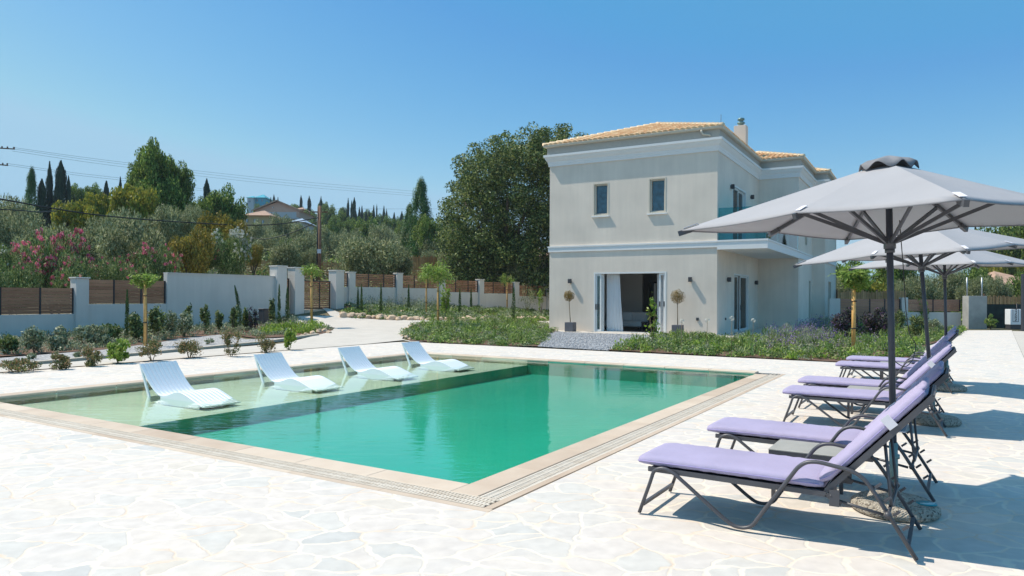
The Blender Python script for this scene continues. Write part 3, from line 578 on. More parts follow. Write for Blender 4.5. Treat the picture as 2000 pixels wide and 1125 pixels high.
# roof: clay tiles one by one on hip planes, half round ridge tiles
def slope(mb, o, e, s, width, apex_e, run_len, rise, half=None, e0=0, e1=None):
    """tiles on a slope; o eave start, e along the eave, s horizontal direction up the slope"""
    o = Vector(o); e = Vector(e); s = Vector(s); up = (s * run_len + Vector((0, 0, rise))).normalized(); nrm = e.cross(up); nrm = nrm if nrm.z > 0 else -nrm; SL = math.hypot(run_len, rise); tw = .25
    n = int(width / tw); rr = random.Random(1)
    for k in range(n):
        x = (k + .5) * width / n
        if x < e0 or (e1 is not None and x > e1): continue
        L = SL * (min(x / apex_e if apex_e > 0 else 9, (width - x) / (width - apex_e) if width > apex_e else 9, 1))
        m_ = max(1, int(math.ceil(L / .36)))
        for j in range(m_):
            a = j * .36; c = min(a + .40, L + .05)
            if c - a < .06: continue
            z0 = .03 + rr.uniform(-.004, .004); z1 = .0; V = []
            for q, zz_ in ((a - .02, z0), (c, z1)):
                for t in range(5):
                    an = math.pi * t / 4; V.append(o + e * (x - math.cos(an) * tw * .5 + rr.uniform(-.003, .003)) + up * q + nrm * (zz_ + math.sin(an) * .085))
            mb.add(V, [(i, i + 1, 6 + i, 5 + i) for i in range(4)] + [(0, 4, 3, 2, 1)], False)
def hip(mb, a, c):
    a = Vector(a); c = Vector(c); d = c - a; L = d.length; d.normalize(); n = int(L / .36) + 1; x = Vector((d.y, -d.x, 0)).normalized(); u = x.cross(d); u = u if u.z > 0 else -u
    for j in range(n):
        V = []
        for q, r_, zz_ in ((j * L / n - .02, .135, .045), ((j + 1) * L / n + .03, .105, .02)):
            for t in range(6):
                an = math.pi * t / 5; V.append(a + d * q + x * math.cos(an) * r_ + u * (zz_ + math.sin(an) * r_ * .8))
        mb.add(V, [(i, i + 1, 7 + i, 6 + i) for i in range(5)] + [(0, 5, 4, 3, 2, 1)], True)
rf = MB(); rg = MB(); ev = .22; z0 = 8.70; RZ = 1.40
xl, xr = W8 - ev, ev; hw_ = (xr - xl) / 2; xa = (xl + xr) / 2; ya = -ev + hw_; yb = Y4 + ev - hw_
deckm = MB()
def plane(pts): deckm.add(pts, [tuple(range(len(pts)))])
A0, A1, B0, B1, T0, T1 = (xl, -ev, z0), (xr, -ev, z0), (xl, Y4 + ev, z0), (xr, Y4 + ev, z0), (xa, ya, z0 + RZ), (xa, yb, z0 + RZ)
plane([A0, A1, T0]); plane([A1, B1, T1, T0]); plane([B1, B0, T1]); plane([B0, A0, T0, T1])
slope(rf, A0, (1, 0, 0), (0, 1, 0), 2 * hw_, hw_, hw_, RZ)
slope(rf, A1, (0, 1, 0), (-1, 0, 0), 2 * hw_ + (yb - ya), hw_, hw_, RZ, e1=9.4)
hip(rg, A0, T0); hip(rg, A1, T0); hip(rg, T0, T1)
for (y0_, y1_, xo_) in ((YI, Y3, XO), (Y3, Y4, X3)):
    a_, c_ = y0_ - ev, y1_ + ev; h_ = (c_ - a_) / 2; x1_ = xo_ + ev; zz0 = z0; top = (x1_ - h_, a_ + h_, zz0 + h_ / hw_ * RZ); le = (x1_ - 2 * h_, a_, zz0); ri = (x1_, a_, zz0); rb = (x1_, c_, zz0); lb = (x1_ - 2 * h_, c_, zz0)
    plane([le, ri, top]); plane([ri, rb, top]); plane([rb, lb, top])
    slope(rf, le, (1, 0, 0), (0, 1, 0), 2 * h_, h_, h_, h_ / hw_ * RZ, e0=h_ * .55); slope(rf, ri, (0, 1, 0), (-1, 0, 0), 2 * h_, h_, h_, h_ / hw_ * RZ); hip(rg, ri, top); hip(rg, (ri[0], c_, zz0), top)
deckm.obj('roof_underlay', M['ridge'], house); roof = rf.obj('roof', M['tile'], house); rg.obj('ridge', M['ridge'], roof)
b = MB(); b.bx((-1.32, 8.7, 8.8), (-.70, 9.25, 10.75)); ch = b.obj('chimney', M['wall'], house, bevel=.01)
b = MB(); b.lathe([(.14, 0), (.14, .12), (.2, .13), (.2, .2), (.12, .22), (.12, .3), (.19, .33), (.17, .42), (.05, .46)], 16, (-1.01, 8.97, 10.75)); b.obj('cowl', M['teal'], ch)
b = MB(); b.tube([(-.9, 4.2, 9.1), (-.9, 4.2, 10.3)], .012, 5); b.obj('lightning_rod', M['black'], house)
# balcony
b = MB(); b.bx((.004, .0, 3.62), (XO - .004, YI - .004, 3.93)); b.bx((.003, -.05, 3.6), (XO + .05, .001, 3.92)); b.bx((XO - .003, .002, 3.6), (XO + .05, YI + .02, 3.92)); b.bx((.003, -.075, 3.92), (XO + .075, .02, 3.99)); b.bx((XO - .06, .021, 3.921), (XO + .075, YI + .02, 3.989)); bal = b.obj('balcony', M['trim'], house)
b = MB(); b.bx((.05, -.012, 4.0), (XO - .03, .0, 5.33)); b.bx((XO - .012, .03, 4.0), (XO, 2.75, 5.33)); b.bx((XO - .012, 2.78, 4.0), (XO, 5.5, 5.33)); b.bx((XO - .012, 5.53, 4.0), (XO, YI - .05, 5.33)); b.obj('glass_railing', M['glass_teal'], bal)
# windows and sliding doors
def window(h, depth=.17, cream=True, glass='glass_window', mull=0, sill=True, axis='y', at=0., sgn=1):
    """frame in the wall opening h=(s0,s1,z0,z1); axis/at/sgn as in facade (sgn: direction to the inside)"""
    s0, s1, a, c = h
    def q(mb, s_, t_, z_): 
        lo = [(s_[0], at + sgn * t_[0], z_[0]), (s_[1], at + sgn * t_[1], z_[1])] if axis == 'y' else [(at + sgn * t_[0], s_[0], z_[0]), (at + sgn * t_[1], s_[1], z_[1])]
        mb.bx([min(lo[0][i], lo[1][i]) for i in range(3)], [max(lo[0][i], lo[1][i]) for i in range(3)])
    fr = MB(); f_ = .055
    for s_, z_ in (((s0 + .001, s0 + f_), (a, c)), ((s1 - f_, s1 - .001), (a, c)), ((s0 + f_, s1 - f_), (c - f_, c - .001)), ((s0 + f_, s1 - f_), (a + .001, a + f_))): q(fr, s_, (-.012, .10), z_)
    for s_, z_ in (((s0 + f_, s0 + 2.1 * f_), (a + f_, c - f_)), ((s1 - 2.1 * f_, s1 - f_), (a + f_, c - f_)), ((s0 + 2.1 * f_, s1 - 2.1 * f_), (c - 2.1 * f_, c - f_)), ((s0 + 2.1 * f_, s1 - 2.1 * f_), (a + f_, a + 2.1 * f_))): q(fr, s_, (.08, depth + .03), z_)
    for k in range(mull):
        x = s0 + (s1 - s0) * (k + 1) / (mull + 1); q(fr, (x - .04, x + .04), (.09, depth + .025), (a + 2.1 * f_, c - 2.1 * f_))
    w_ = fr.obj('window', M['cream'] if cream else M['white_frame'], house)
    g = MB(); q(g, (s0 + 2 * f_, s1 - 2 * f_), (depth, depth + .012), (a + 2 * f_, c - 2 * f_)); g.obj('pane', M[glass], w_)
    if sill:
        g = MB(); q(g, (s0 - .05, s1 + .05), (-.09, -.001), (a - .05, a)); g.obj('sill', M['trim'], w_)
    return w_
window(FW[0]); window(FW[1]); window((12.2, 12.9, .4, 2.6), axis='x', at=XO, sgn=-1, sill=False); window((10.6, 11.5, 4.4, 6.5), axis='x', at=XO, sgn=-1, sill=False); window((15.2, 16.6, .9, 2.6), axis='x', at=X3, sgn=-1)
def doorframe(name, s0, s1, z1, axis, at, sgn, z0=.02, leaves=()):
    fr = MB()
    def q(s_, t_, z_, mb=None):
        mb = mb or fr
        lo = [(s_[0], at + sgn * t_[0], z_[0]), (s_[1], at + sgn * t_[1], z_[1])] if axis == 'y' else [(at + sgn * t_[0], s_[0], z_[0]), (at + sgn * t_[1], s_[1], z_[1])]
        mb.bx([min(lo[0][i], lo[1][i]) for i in range(3)], [max(lo[0][i], lo[1][i]) for i in range(3)])
    for s_ in ((s0 + .001, s0 + .07), (s1 - .07, s1 - .001)): q(s_, (-.012, .2), (z0, z1 - .001))
    q((s0 + .07, s1 - .07), (-.012, .2), (z1 - .07, z1 - .002)); q((s0 + .07, s1 - .07), (-.03, .21), (z0 - .018, z0 + .025))
    d = fr.obj(name, M['white_frame'], house)
    for (l0, l1, t) in leaves:
        m_ = MB()
        for s_, z_ in (((l0, l0 + .07), (z0 + .03, z1 - .08)), ((l1 - .07, l1), (z0 + .03, z1 - .08)), ((l0 + .07, l1 - .07), (z1 - .15, z1 - .08)), ((l0 + .07, l1 - .07), (z0 + .03, z0 + .1))): q(s_, (t, t + .045), z_, m_)
        lf = m_.obj('door_leaf', M['white_frame'], d); g = MB(); q((l0 + .06, l1 - .06), (t + .017, t + .027), (z0 + .09, z1 - .14), g); g.obj('pane', M['glass_clear'], lf)
        g = MB(); q((l0 + .015, l0 + .05), (t - .035, t - .001), (1.0 + z0, 1.25 + z0), g); g.obj('handle', M['black'], lf)
    return d
dF = doorframe('sliding_door', -5.575, -2.17, 2.72, 'y', 0, 1, leaves=[(-5.5, -5.22, .03), (-5.46, -5.18, .09), (-5.42, -5.14, .15)])
dR = MB(); dR.bx((-2.52, .04, .05), (-2.44, .085, 2.64)); dR.bx((-2.31, .04, .05), (-2.24, .085, 2.64)); dR.bx((-2.44, .04, 2.56), (-2.31, .085, 2.64)); o = dR.obj('door_leaf', M['white_frame'], dF)
b = MB(); b.bx((-2.495, .0, 1.2), (-2.455, .039, 1.42)); b.bx((-2.30, .0, 1.2), (-2.255, .039, 1.42)); pieces(b, 'handle', M['black'], o)
dS = doorframe('patio_door', 3.0, 6.1, 2.7, 'x', 0, -1, leaves=[(4.55, 6.03, .05), (3.1, 4.4, .11)])
dU = doorframe('balcony_door', 2.7, 5.45, 6.72, 'x', 0, -1, z0=3.95, leaves=[(2.78, 4.1, .05), (4.05, 5.38, .11)])
def curtain(name, x0, x1, y, z0, z1, taper=0., axis='x', amp=.045, parent=None):
    n = 60; V = []
    for z, tt in ((z1, 0.), (z0 + (z1 - z0) * .5, .4), (z0, 1.)):
        for k in range(n + 1):
            s = x0 + (x1 - x0) * (1 - taper * 1 + taper * tt) * k / n; w_ = amp * math.sin(k * 1.15) + amp * .4 * math.sin(k * 2.9 + tt * 2)
            V.append((s, y + w_, z) if axis == 'x' else (y + w_, s, z))
    m_ = n + 1; F = [(r * m_ + k, r * m_ + k + 1, (r + 1) * m_ + k + 1, (r + 1) * m_ + k) for r in range(2) for k in range(n)]
    b = MB(); b.add(V, F, True); return b.obj(name, M['curtain'], parent or house)
curtain('curtain', -5.12, -4.3, .42, .05, 2.66, .22); curtain('curtain', -2.72, -2.2, .42, .05, 2.66); curtain('curtain', 3.2, 4.3, -.42, .05, 2.62, .3, 'y'); curtain('curtain', 3.0, 4.0, -.42, 3.98, 6.66, 0, 'y'); curtain('curtain', 4.8, 5.4, -.42, 3.98, 6.66, 0, 'y')
# room behind the pool facade
b = MB(); b.bx((W8 + .3, 7.6, .0), (-.31, 7.7, 3.3)); b.bx((W8 + .3, .31, 3.2), (-.3, 7.6, 3.3)); b.bx((-3.9, 3.9, .05), (-3.75, 7.6, 3.19)); b.bx((W8 + .3, 4.6, .05), (-4.9, 4.7, 3.19)); b.bx((-7.5, .31, 0), (-7.45, 4.6, 3.2)); b.obj('interior_wall', M['inwall'], house)
b = MB(); b.bx((W8 + .3, .3, -.02), (-.3, 7.6, .028)); b.obj('interior_floor', M['infloor'], house)
b = MB(); b.bx((W8 + .3, .3, 6.9), (-.3, 8.3, 7.0)); b.bx((W8 + .3, .3, 3.4), (-.3, 8.3, 3.45)); b.bx((-3.2, .3, 3.46), (-3.1, 8.3, 6.9)); b.obj('upper_room', M['inwall'], house)
b = MB(); b.bx((-3.74, 4.4, .05), (-2.6, 7.5, 2.7)); b.bx((-4.55, 4.62, .05), (-3.95, 4.7, 2.4)); pieces(b, 'dark_joinery', M['dark'], house)
b = MB(); b.bx((-4.28, 4.55, .9), (-4.16, 4.6, 2.3)); b.obj('painted_lit_strip', M['curtain'], house)  # white strip painted to stand in for a lit one in the room
def wall_light(s, z, axis='y', at=0., w_=.13, h_=.2):
    b = MB()
    if axis == 'y': b.bx((s - w_ / 2, -.17, z - h_ / 2), (s + w_ / 2, -.03, z + h_ / 2)); b.bx((s - .04, -.03, z - .06), (s + .04, .001, z + .06))
    else: b.bx((at + .03, s - w_ / 2, z - h_ / 2), (at + .17, s + w_ / 2, z + h_ / 2)); b.bx((at - .001, s - .04, z - .06), (at + .03, s + .04, z + .06))
    b.obj('wall_light', M['sconce'], house, bevel=.004)
wall_light(-6.75, 2.33); wall_light(-1.11, 2.36); wall_light(1.74, 2.39, 'x'); wall_light(7.63, 2.37, 'x'); wall_light(2.32, 6.54, 'x'); wall_light(6.54, 6.6, 'x')
b = MB(); b.bx((-.86, -.05, .62), (-.76, .001, .74)); b.bx((-.0, 1.4, .62), (.04, 1.5, .72)); pieces(b, 'socket_box', M['sconce'], house)
# terrace strip in front of the villa
b = MB(); b.poly([(W8 - .2, -1.25), (XO + .9, -1.25), (XO + .9, 20), (XO - .4, 20), (XO - .4, YI), (0.0, YI), (0, 0), (W8 - .2, 0)], -.05, .022); o = b.obj('terrace', M['drive']); o.location = HC; o.rotation_euler.z = HA; o['kind'] = 'structure'

# things in the living room
so = thing('sofa', 'low white sofa with cushion seen through the open sliding door', 'sofa', Hh(-5.0, 2.6, .03), HA)
b = MB(); b.bx((-1.0, -.45, .15), (.95, .45, .42)); b.obj('seat', M['sofa'], so, bevel=.05)
b = MB(); b.bx((-1.0, .3, .2), (.95, .5, .85)); b.obj('backrest', M['sofa'], so, bevel=.05)
b = MB(); b.box((.0, .15, .62), (.5, .14, .42)); b.obj('cushion', M['curtain'], so, bevel=.05)
b = MB(); [b.bx((x, y, 0), (x + .05, y + .05, .16)) for x in (-.95, .85) for y in (-.4, .35)]; pieces(b, 'leg', M['dark'], so)
so = thing('ottoman', 'white upholstered pouf beside the right door frame inside the villa', 'ottoman', Hh(-2.75, 1.4, .03), HA); b = MB(); b.lathe([(.30, .05), (.36, .12), (.37, .35), (.33, .46), (.1, .48)], 24); b.obj('seat', M['sofa'], so); b = MB(); b.lathe([(.2, 0), (.2, .06)], 12); b.obj('foot', M['dark'], so)
so = thing('coffee_table', 'low dark coffee table on the floor of the living room', 'table', Hh(-3.6, 2.3, .03), HA); b = MB(); b.box((0, 0, .38), (.9, .55, .04)); b.obj('table_top', M['dark'], so, bevel=.01); b = MB(); [b.bx((x, y, 0), (x + .04, y + .04, .36)) for x in (-.42, .38) for y in (-.25, .21)]; pieces(b, 'leg', M['black'], so)

# ------------------------------------------------------------------ sun loungers, side tables, parasols
def arc_pts(pts, r=.05, n=4):
    """round the corners of a polyline"""
    P_ = [Vector(p) for p in pts]; out = [P_[0]]
    for i in range(1, len(P_) - 1):
        a = P_[i - 1] - P_[i]; c = P_[i + 1] - P_[i]; t = min(r, a.length * .45, c.length * .45); a = P_[i] + a.normalized() * t; c = P_[i] + c.normalized() * t
        for k in range(n + 1): u = k / n; out.append(a * (1 - u) ** 2 + P_[i] * 2 * u * (1 - u) + c * u * u)
    return out + [P_[-1]]
def pillow(mb, path, w, t, y0=0., nx=10, bulge=.012, seed=0, edge=.6):
    """padded slab following a path in the x-z plane, w wide, t thick"""
    pts = [Vector((p[0], 0, p[1])) for p in path]; L = [0]
    for i in range(1, len(pts)): L.append(L[-1] + (pts[i] - pts[i - 1]).length)
    n = 26; V = []; rr = random.Random(seed); m_ = 16
    for i in range(n + 1):
        s = L[-1] * i / n; k = max(j for j in range(len(L)) if L[j] <= s + 1e-9); k = min(k, len(pts) - 2); u = (s - L[k]) / (L[k + 1] - L[k]); p = pts[k].lerp(pts[k + 1], u); d = (pts[k + 1] - pts[k]).normalized(); nn = Vector((-d.z, 0, d.x))
        e = min(i, n - i) / 1.2; q = min(1, e) ** .5 if e < 1 else 1; q = .72 + .28 * q
        ww = w / 2 * (1 - .03 * (1 - min(1, e))) + math.sin(i * 1.9 + seed) * .002
        for j in range(m_):
            an = 2 * math.pi * j / m_; cx_ = math.copysign(abs(math.cos(an)) ** .32, math.cos(an)); cz = math.copysign(abs(math.sin(an)) ** .55, math.sin(an))
            pk = (math.sin(i * 2.6 + seed + j) * .0025)
            V.append(p + Vector((0, y0 + cx_ * ww, 0)) + nn * (t / 2 + cz * (t / 2 * q + bulge * (1 if cz > 0 else .2) * (1 - abs(cx_) * .4) * q) + pk))
    F = [(i * m_ + j, i * m_ + (j + 1) % m_, (i + 1) * m_ + (j + 1) % m_, (i + 1) * m_ + j) for i in range(n) for j in range(m_)]; F += [tuple(range(m_))[::-1], tuple(n * m_ + j for j in range(m_))]
    mb.add(V, F, True)
SIDE = [(.0, .0), (.085, .24), (.11, .325), (.18, .352), (.26, .322), (.62, .055), (.68, .016), (.75, .012), (.81, .035), (.87, .13), (1.10, .475), (1.15, .515), (1.22, .525), (1.42, .495), (1.49, .455), (1.56, .36), (1.78, .0)]
def make_lounger(label, group, loc, mod=0.):
    t = thing('sun_lounger', label, 'sun lounger', loc, RP, group)
    for y in (-.335, .335):
        b = MB(); b.tube([(x, y, z + .013) for x, z in arc_pts([(q[0], q[1], 0) for q in SIDE], .03, 3) for x, z in [(x, z)]] if False else [(p.x, y, p.y + .013) for p in arc_pts([(q[0], q[1], 0) for q in SIDE], .04, 3)], .0135, 8, flat=1.35)
        for k, (u) in enumerate((.12, .3, .48, .66)):
            x = 1.50 + (1.78 - 1.50) * u + .02; z = .44 * (1 - u) + .03; b.beam((x, y * .97, z), (x + .035, y * .97, z + .03), .022, .014)
        b.obj('side_frame', M['metal'], t)
        b = MB(); b.beam((.06, y * .93, .338), (1.27, y * .93, .33), .022, .034); b.beam((1.27, y * .93, .33), (1.36, y * .93, .28), .022, .03); b.obj('seat_rail', M['metal'], t)
        b = MB(); b.beam((1.27, y * .90, .35), (1.865, y * .90, 1.005), .022, .036); b.obj('back_rail', M['metal'], t)
        b = MB(); b.box((1.32, y * .985, .315), (.06, .02, .10)); b.tube([(1.30, y * 1.02, .33), (1.30, y * .96, .33)], .008, 6); b.obj('hinge', M['metal'], t)
    for (x, z) in ((.025, .075), (1.735, .085)):
        b = MB(); b.beam((x, -.33, z), (x, .33, z), .022, .022); b.obj('cross_bar', M['metal'], t)
    b = MB(); b.beam((.08, -.31, .333), (.08, .31, .333), .02, .03); b.beam((1.24, -.31, .33), (1.24, .31, .33), .02, .03); b.beam((1.86, -.30, 1.0), (1.86, .30, 1.0), .02, .03)
    pieces(b, 'cross_bar', M['metal'], t)
    b = MB(); b.tube([(1.63, -.39, .28), (1.63, .39, .28)], .011, 8); b.tube([(1.63, -.43, .28), (1.63, -.385, .28)], .02, 8); b.tube([(1.63, .385, .28), (1.63, .43, .28)], .02, 8); b.obj('adjusting_bar', M['metal'], t)
    b = MB(); b.tube(arc_pts([(1.60, -.25, .70), (1.64, -.25, .29), (1.64, .25, .29), (1.60, .25, .70)], .05), .010, 8); b.obj('back_support', M['metal'], t)
    b = MB(); b.tube([(1.33, -.31, .30), (1.60, -.31, .25)], .010, 8); b.tube([(1.33, .31, .30), (1.60, .31, .25)], .010, 8); pieces(b, 'link_bar', M['metal'], t)
    b = MB(); b.add([(.08, -.30, .352), (1.25, -.30, .348), (1.25, .30, .348), (.08, .30, .352)], [(0, 1, 2, 3)]); b.add([(1.27, -.29, .365), (1.86, -.29, 1.018), (1.86, .29, 1.018), (1.27, .29, .365)], [(0, 1, 2, 3)]); b.obj('sling', M['sling'], t)
    b = MB(); pillow(b, [(-.02, .356), (.4, .358), (.9, .356), (1.25, .352)], 0.63, .066, seed=1 + mod); c = b.obj('seat_cushion', M['lilac'], t)
    b = MB(); pillow(b, [(1.245, .385), (1.30, .415), (1.55, .69), (1.84, 1.01)], .62, .066, seed=2 + mod); c2 = b.obj('back_cushion', M['lilac'], t)
    for cu_, yy, pz in ((c, .314, ((-.02, .39), (.4, .392), (.9, .39), (1.235, .386))), (c2, .309, ((1.235, .42), (1.29, .45), (1.53, .715), (1.815, 1.035)))):
        b = MB(); q_ = [(x, -yy, z) for x, z in pz] + [(x, yy, z) for x, z in reversed(pz)]; b.tube(arc_pts(q_ + [q_[0]], .03), .0038, 6); b.obj('piping', M['piping'], cu_)
    b = MB(); pillow(b, [(1.70, .90), (1.835, 1.055)], .56, .03, seed=3 + mod, bulge=.012); b.obj('headrest', M['lilac'], t)
    b = MB()
    for y in (-.318, .318): b.beam((1.655, y, .80), (1.60, y, .86), .005, .06)
    b.beam((1.69, -.30, .775), (1.69, .30, .775), .05, .004); pieces(b, 'strap', M['strap'], t)
    return t
def deep_copy(src, label, loc, rotz=None):
    r = src.copy(); COL.objects.link(r); r.location = loc; r['label'] = label
    if rotz is not None: r.rotation_euler.z = rotz
    for ch in list(src.children):
        c = ch.copy(); COL.objects.link(c); c.parent = r
        for g_ in ch.children: d = g_.copy(); COL.objects.link(d); d.parent = c
    return r
LS = [(-1.53, .34, 'nearest lilac cushioned sun lounger, its whole metal frame in plain view'), (-1.60, 1.86, 'second lilac cushioned sun lounger, just behind the nearest parasol base'),
      (-1.66, 4.94, 'third lilac cushioned sun lounger from the camera, front one of the middle pair'), (-1.62, 6.30, 'fourth lilac cushioned sun lounger, back one of the middle pair'),
      (-1.72, 9.40, 'fifth lilac cushioned sun lounger, front one of the far pair'), (-1.74, 10.85, 'farthest lilac cushioned sun lounger beside the flower bed')]
l0 = make_lounger(LS[0][2], 'sun loungers beside the pool', P(*LS[0][:2]))
rr = random.Random(8)
for a, v, lb in LS[1:]: deep_copy(l0, lb, P(a, v), RP + rr.uniform(-.02, .02))
def make_table(label, loc):
    t = thing('side_table', label, 'side table', loc, RP, 'low side tables between the loungers')
    b = MB(); b.box((0, 0, .385), (.52, .46, .012)); b.obj('table_top', M['tabletop'], t, bevel=.003)
    b = MB()
    for y in (-.225, .225): b.box((0, y, .355), (.50, .016, .045))
    for x in (-.252, .252): b.box((x, 0, .355), (.016, .434, .045))
    b.obj('apron', M['metal'], t)
    for x in (-.225, .225):
        for y in (-.195, .195): b = MB(); b.beam((x, y, 0), (x, y, .333), .03, .03, (1, 0, 0)); pieces(b, 'leg', M['metal'], t)
    return t
t0_ = make_table('low grey topped table between the two nearest loungers', P(-2.50, 1.20))
deep_copy(t0_, 'low grey topped table between the middle pair of loungers', P(-2.55, 5.66)); deep_copy(t0_, 'low grey topped table between the far pair of loungers', P(-2.6, 10.12))
RC, RM, ZC, ZM, ZTOP = 1.52, 1.07, 2.15, 2.185, 2.615
def make_parasol(label, loc, lean, az, dz=0.):
    """square market parasol: eight ribs, struts, hub, ruffled vent, pole in a sleeve; lean = (dx, dy) per metre of height"""
    t = thing('parasol', label, 'parasol', loc, 0, 'grey parasols between the loungers')
    def Lp(x, y, z): return Vector((x + lean[0] * z, y + lean[1] * z, z - (lean[0] * x + lean[1] * y) * (.4 if abs(lean[0]) < .05 else .9) + dz * min(1, z / 2)))
    b = MB(); b.tube([Lp(0, 0, .10), Lp(0, 0, 2.60)], .024, 14); b.obj('pole', M['pole'], t)
    b = MB(); b.tube([Lp(0, 0, .10), Lp(0, 0, .52)], .030, 14); b.lathe([(.036, .30), (.036, .33)], 12, Lp(0, 0, .1)); b.obj('sleeve', M['teal'], t)
    b = MB(); b.tube([Lp(0, 0, 1.97), Lp(0, 0, 2.06)], .042, 12); b.tube([Lp(0, 0, 1.94), Lp(0, 0, 1.97)], .034, 12); b.obj('hub', M['metal'], t)
    b = MB(); b.tube([Lp(0, 0, 2.53), Lp(0, 0, 2.605)], .045, 12); b.obj('top_hub', M['metal'], t)
    cs = [az + i * math.pi / 2 for i in range(4)]; tips = []
    for i in range(8):
        an = az + i * math.pi / 4; rad, z = (RC, ZC) if i % 2 == 0 else (RM, ZM); tips.append((an, rad, z))
    def pt(i, u):
        an, rad, z = tips[i % 8]; return Vector((rad * u * math.cos(an), rad * u * math.sin(an), ZTOP + (z - ZTOP) * u))
    nu, ns = 10, 8; V = []; n_ = 8 * ns
    for iu in range(nu + 1):
        u = .03 + .97 * iu / nu
        for i in range(8):
            A_, B_ = pt(i, u), pt(i + 1, u)
            for k in range(ns):
                q = k / ns; p = A_.lerp(B_, q); sag = math.sin(math.pi * q); p.z -= .012 * sag * u; c_ = 1 - .018 * sag * u; p.x *= c_; p.y *= c_; V.append(Lp(*p))
    F = [(iu * n_ + k, iu * n_ + (k + 1) % n_, (iu + 1) * n_ + (k + 1) % n_, (iu + 1) * n_ + k) for iu in range(nu) for k in range(n_)]
    me = MB().add(V, F, False).mesh('canopy', M['canopy']); me.polygons.foreach_set('use_smooth', [True] * len(me.polygons))
    # seams over the ribs stay sharp
    bm = bmesh.new(); bm.from_mesh(me); bm.verts.ensure_lookup_table()
    for e in bm.edges:
        a_, c_ = e.verts[0].index, e.verts[1].index
        if a_ % ns == 0 and c_ % ns == 0 and abs(a_ - c_) == n_: e.smooth = False
    bm.to_mesh(me); bm.free(); ca = part('canopy', me, t)
    sm = ca.modifiers.new('thickness', 'SOLIDIFY'); sm.thickness = .004; sm.offset = 0
    b = MB()                                                 # hem and rib pockets
    rim = V[nu * n_:]; b.tube([p + Vector((0, 0, -.004)) for p in rim] + [rim[0] + Vector((0, 0, -.004))], .0045, 5, cap=False); b.obj('hem', M['vent'], ca)
    b = MB()
    for i in range(8):
        p = Lp(*(pt(i, .985) + Vector((0, 0, .008)))); q = Lp(*(pt(i, .91) + Vector((0, 0, .012)))); b.beam(q, p, .04, .004)
    pieces(b, 'rib_pocket', M['strap'], ca)
    for i in range(8):
        b = MB(); a_ = Lp(*(pt(i, .03) + Vector((0, 0, -.03)))); c_ = Lp(*(pt(i, 1.0) + Vector((0, 0, -.022)))); b.beam(a_, c_, .018, .028)
        d = (c_ - a_).normalized(); b.beam(c_ - d * .09, c_ + d * .018, .028, .04); rb = b.obj('rib', M['metal'], t)
        b = MB(); an, rad, z = tips[i]; h_ = Vector((.04 * math.cos(an), .04 * math.sin(an), 2.02)); b.beam(Lp(*h_), Lp(*(pt(i, .60 if i % 2 else .52) + Vector((0, 0, -.045)))), .016, .026); b.obj('strut', M['metal'], t)
    # ruffled vent cap
    V = []; n2 = 64
    for iu, (r_, dz_) in enumerate(((.02, .05), (.08, .042), (.13, .028), (.17, .0))):
        for k in range(n2):
            a_ = 2 * math.pi * k / n2; wv = .5 + .5 * math.sin(a_ * 8 + .6 * math.sin(a_ * 3)); rr_ = r_ * (1.18 if True else 1)
            fl = (iu / 3) ** 2; sl = (ZTOP - ZM) / RM * .95; V.append(Lp(rr_ * math.cos(a_ + az), rr_ * math.sin(a_ + az), ZTOP + dz_ - sl * r_ * (1 if iu == 3 else .8) + fl * (.05 * wv) + .004))
    F = [(iu * n2 + k, iu * n2 + (k + 1) % n2, (iu + 1) * n2 + (k + 1) % n2, (iu + 1) * n2 + k) for iu in range(3) for k in range(n2)] + [tuple(range(n2))]
    b = MB(); b.add(V, F, True); o = b.obj('vent', M['vent'], ca); sm = o.modifiers.new('thickness', 'SOLIDIFY'); sm.thickness = .004
    # washed pebble base with a round teal badge
    b = MB(); b.lathe([(.28, 0), (.302, .022), (.298, .06), (.26, .09), (.10, .10), (.05, .135), (.045, .14)], 40); bs = b.obj('base', M['pebble'], t)
    return t, bs
AZ = 2.894
pb = [((2.88, 5.33), (-.028, -.01), 'nearest grey square parasol shading the first two loungers', .0), ((5.42, 9.10), (-.085, .0), 'leaning grey parasol between the middle pair of loungers', .0), ((7.62, 12.42), (-.025, 0), 'farthest grey parasol between the last two loungers', .0)]
for k, (xy_, ln, lb, dz) in enumerate(pb):
    t, bs = make_parasol(lb, (xy_[0], xy_[1], 0), ln, AZ + (0, .02, -.03)[k], dz)
    if k == 0:
        b = MB(); b.lathe([(.07, 0), (.07, .004)], 28); o = b.obj('badge', mat('teal_badge', (.02, .30, .36), .4), bs); o.location = (.17, -.12, .094)
        b = MB()
        for r_ in (.052, .038, .024): b.tube([(r_ * math.cos(q), r_ * math.sin(q) * .7, .006) for q in np.linspace(math.pi * 1.05, math.pi * 2.1, 12)], .0035, 5)
        b.obj('badge_mark', mat('badge_white', (.5, .72, .75), .5), bs).location = (.17, -.12, .094)
def cable(name, pts, r, label, cat='cable', group=None, m='cable', n=6):
    b = MB(); P_ = [Vector(p) for p in pts]; out = []
    for i in range(len(P_) - 1):
        p0, p1, p2, p3 = P_[max(i - 1, 0)], P_[i], P_[i + 1], P_[min(i + 2, len(P_) - 1)]
        for k in range(8):
            t = k / 8; out.append(.5 * ((2 * p1) + (p2 - p0) * t + (2 * p0 - 5 * p1 + 4 * p2 - p3) * t * t + (-p0 + 3 * p1 - 3 * p2 + p3) * t ** 3))
    out.append(P_[-1]); o = out[0]; b.tube([p - o for p in out], r, n); ob = b.obj(name, M[m]); ob.location = o; tag(ob, label, cat, group); return ob
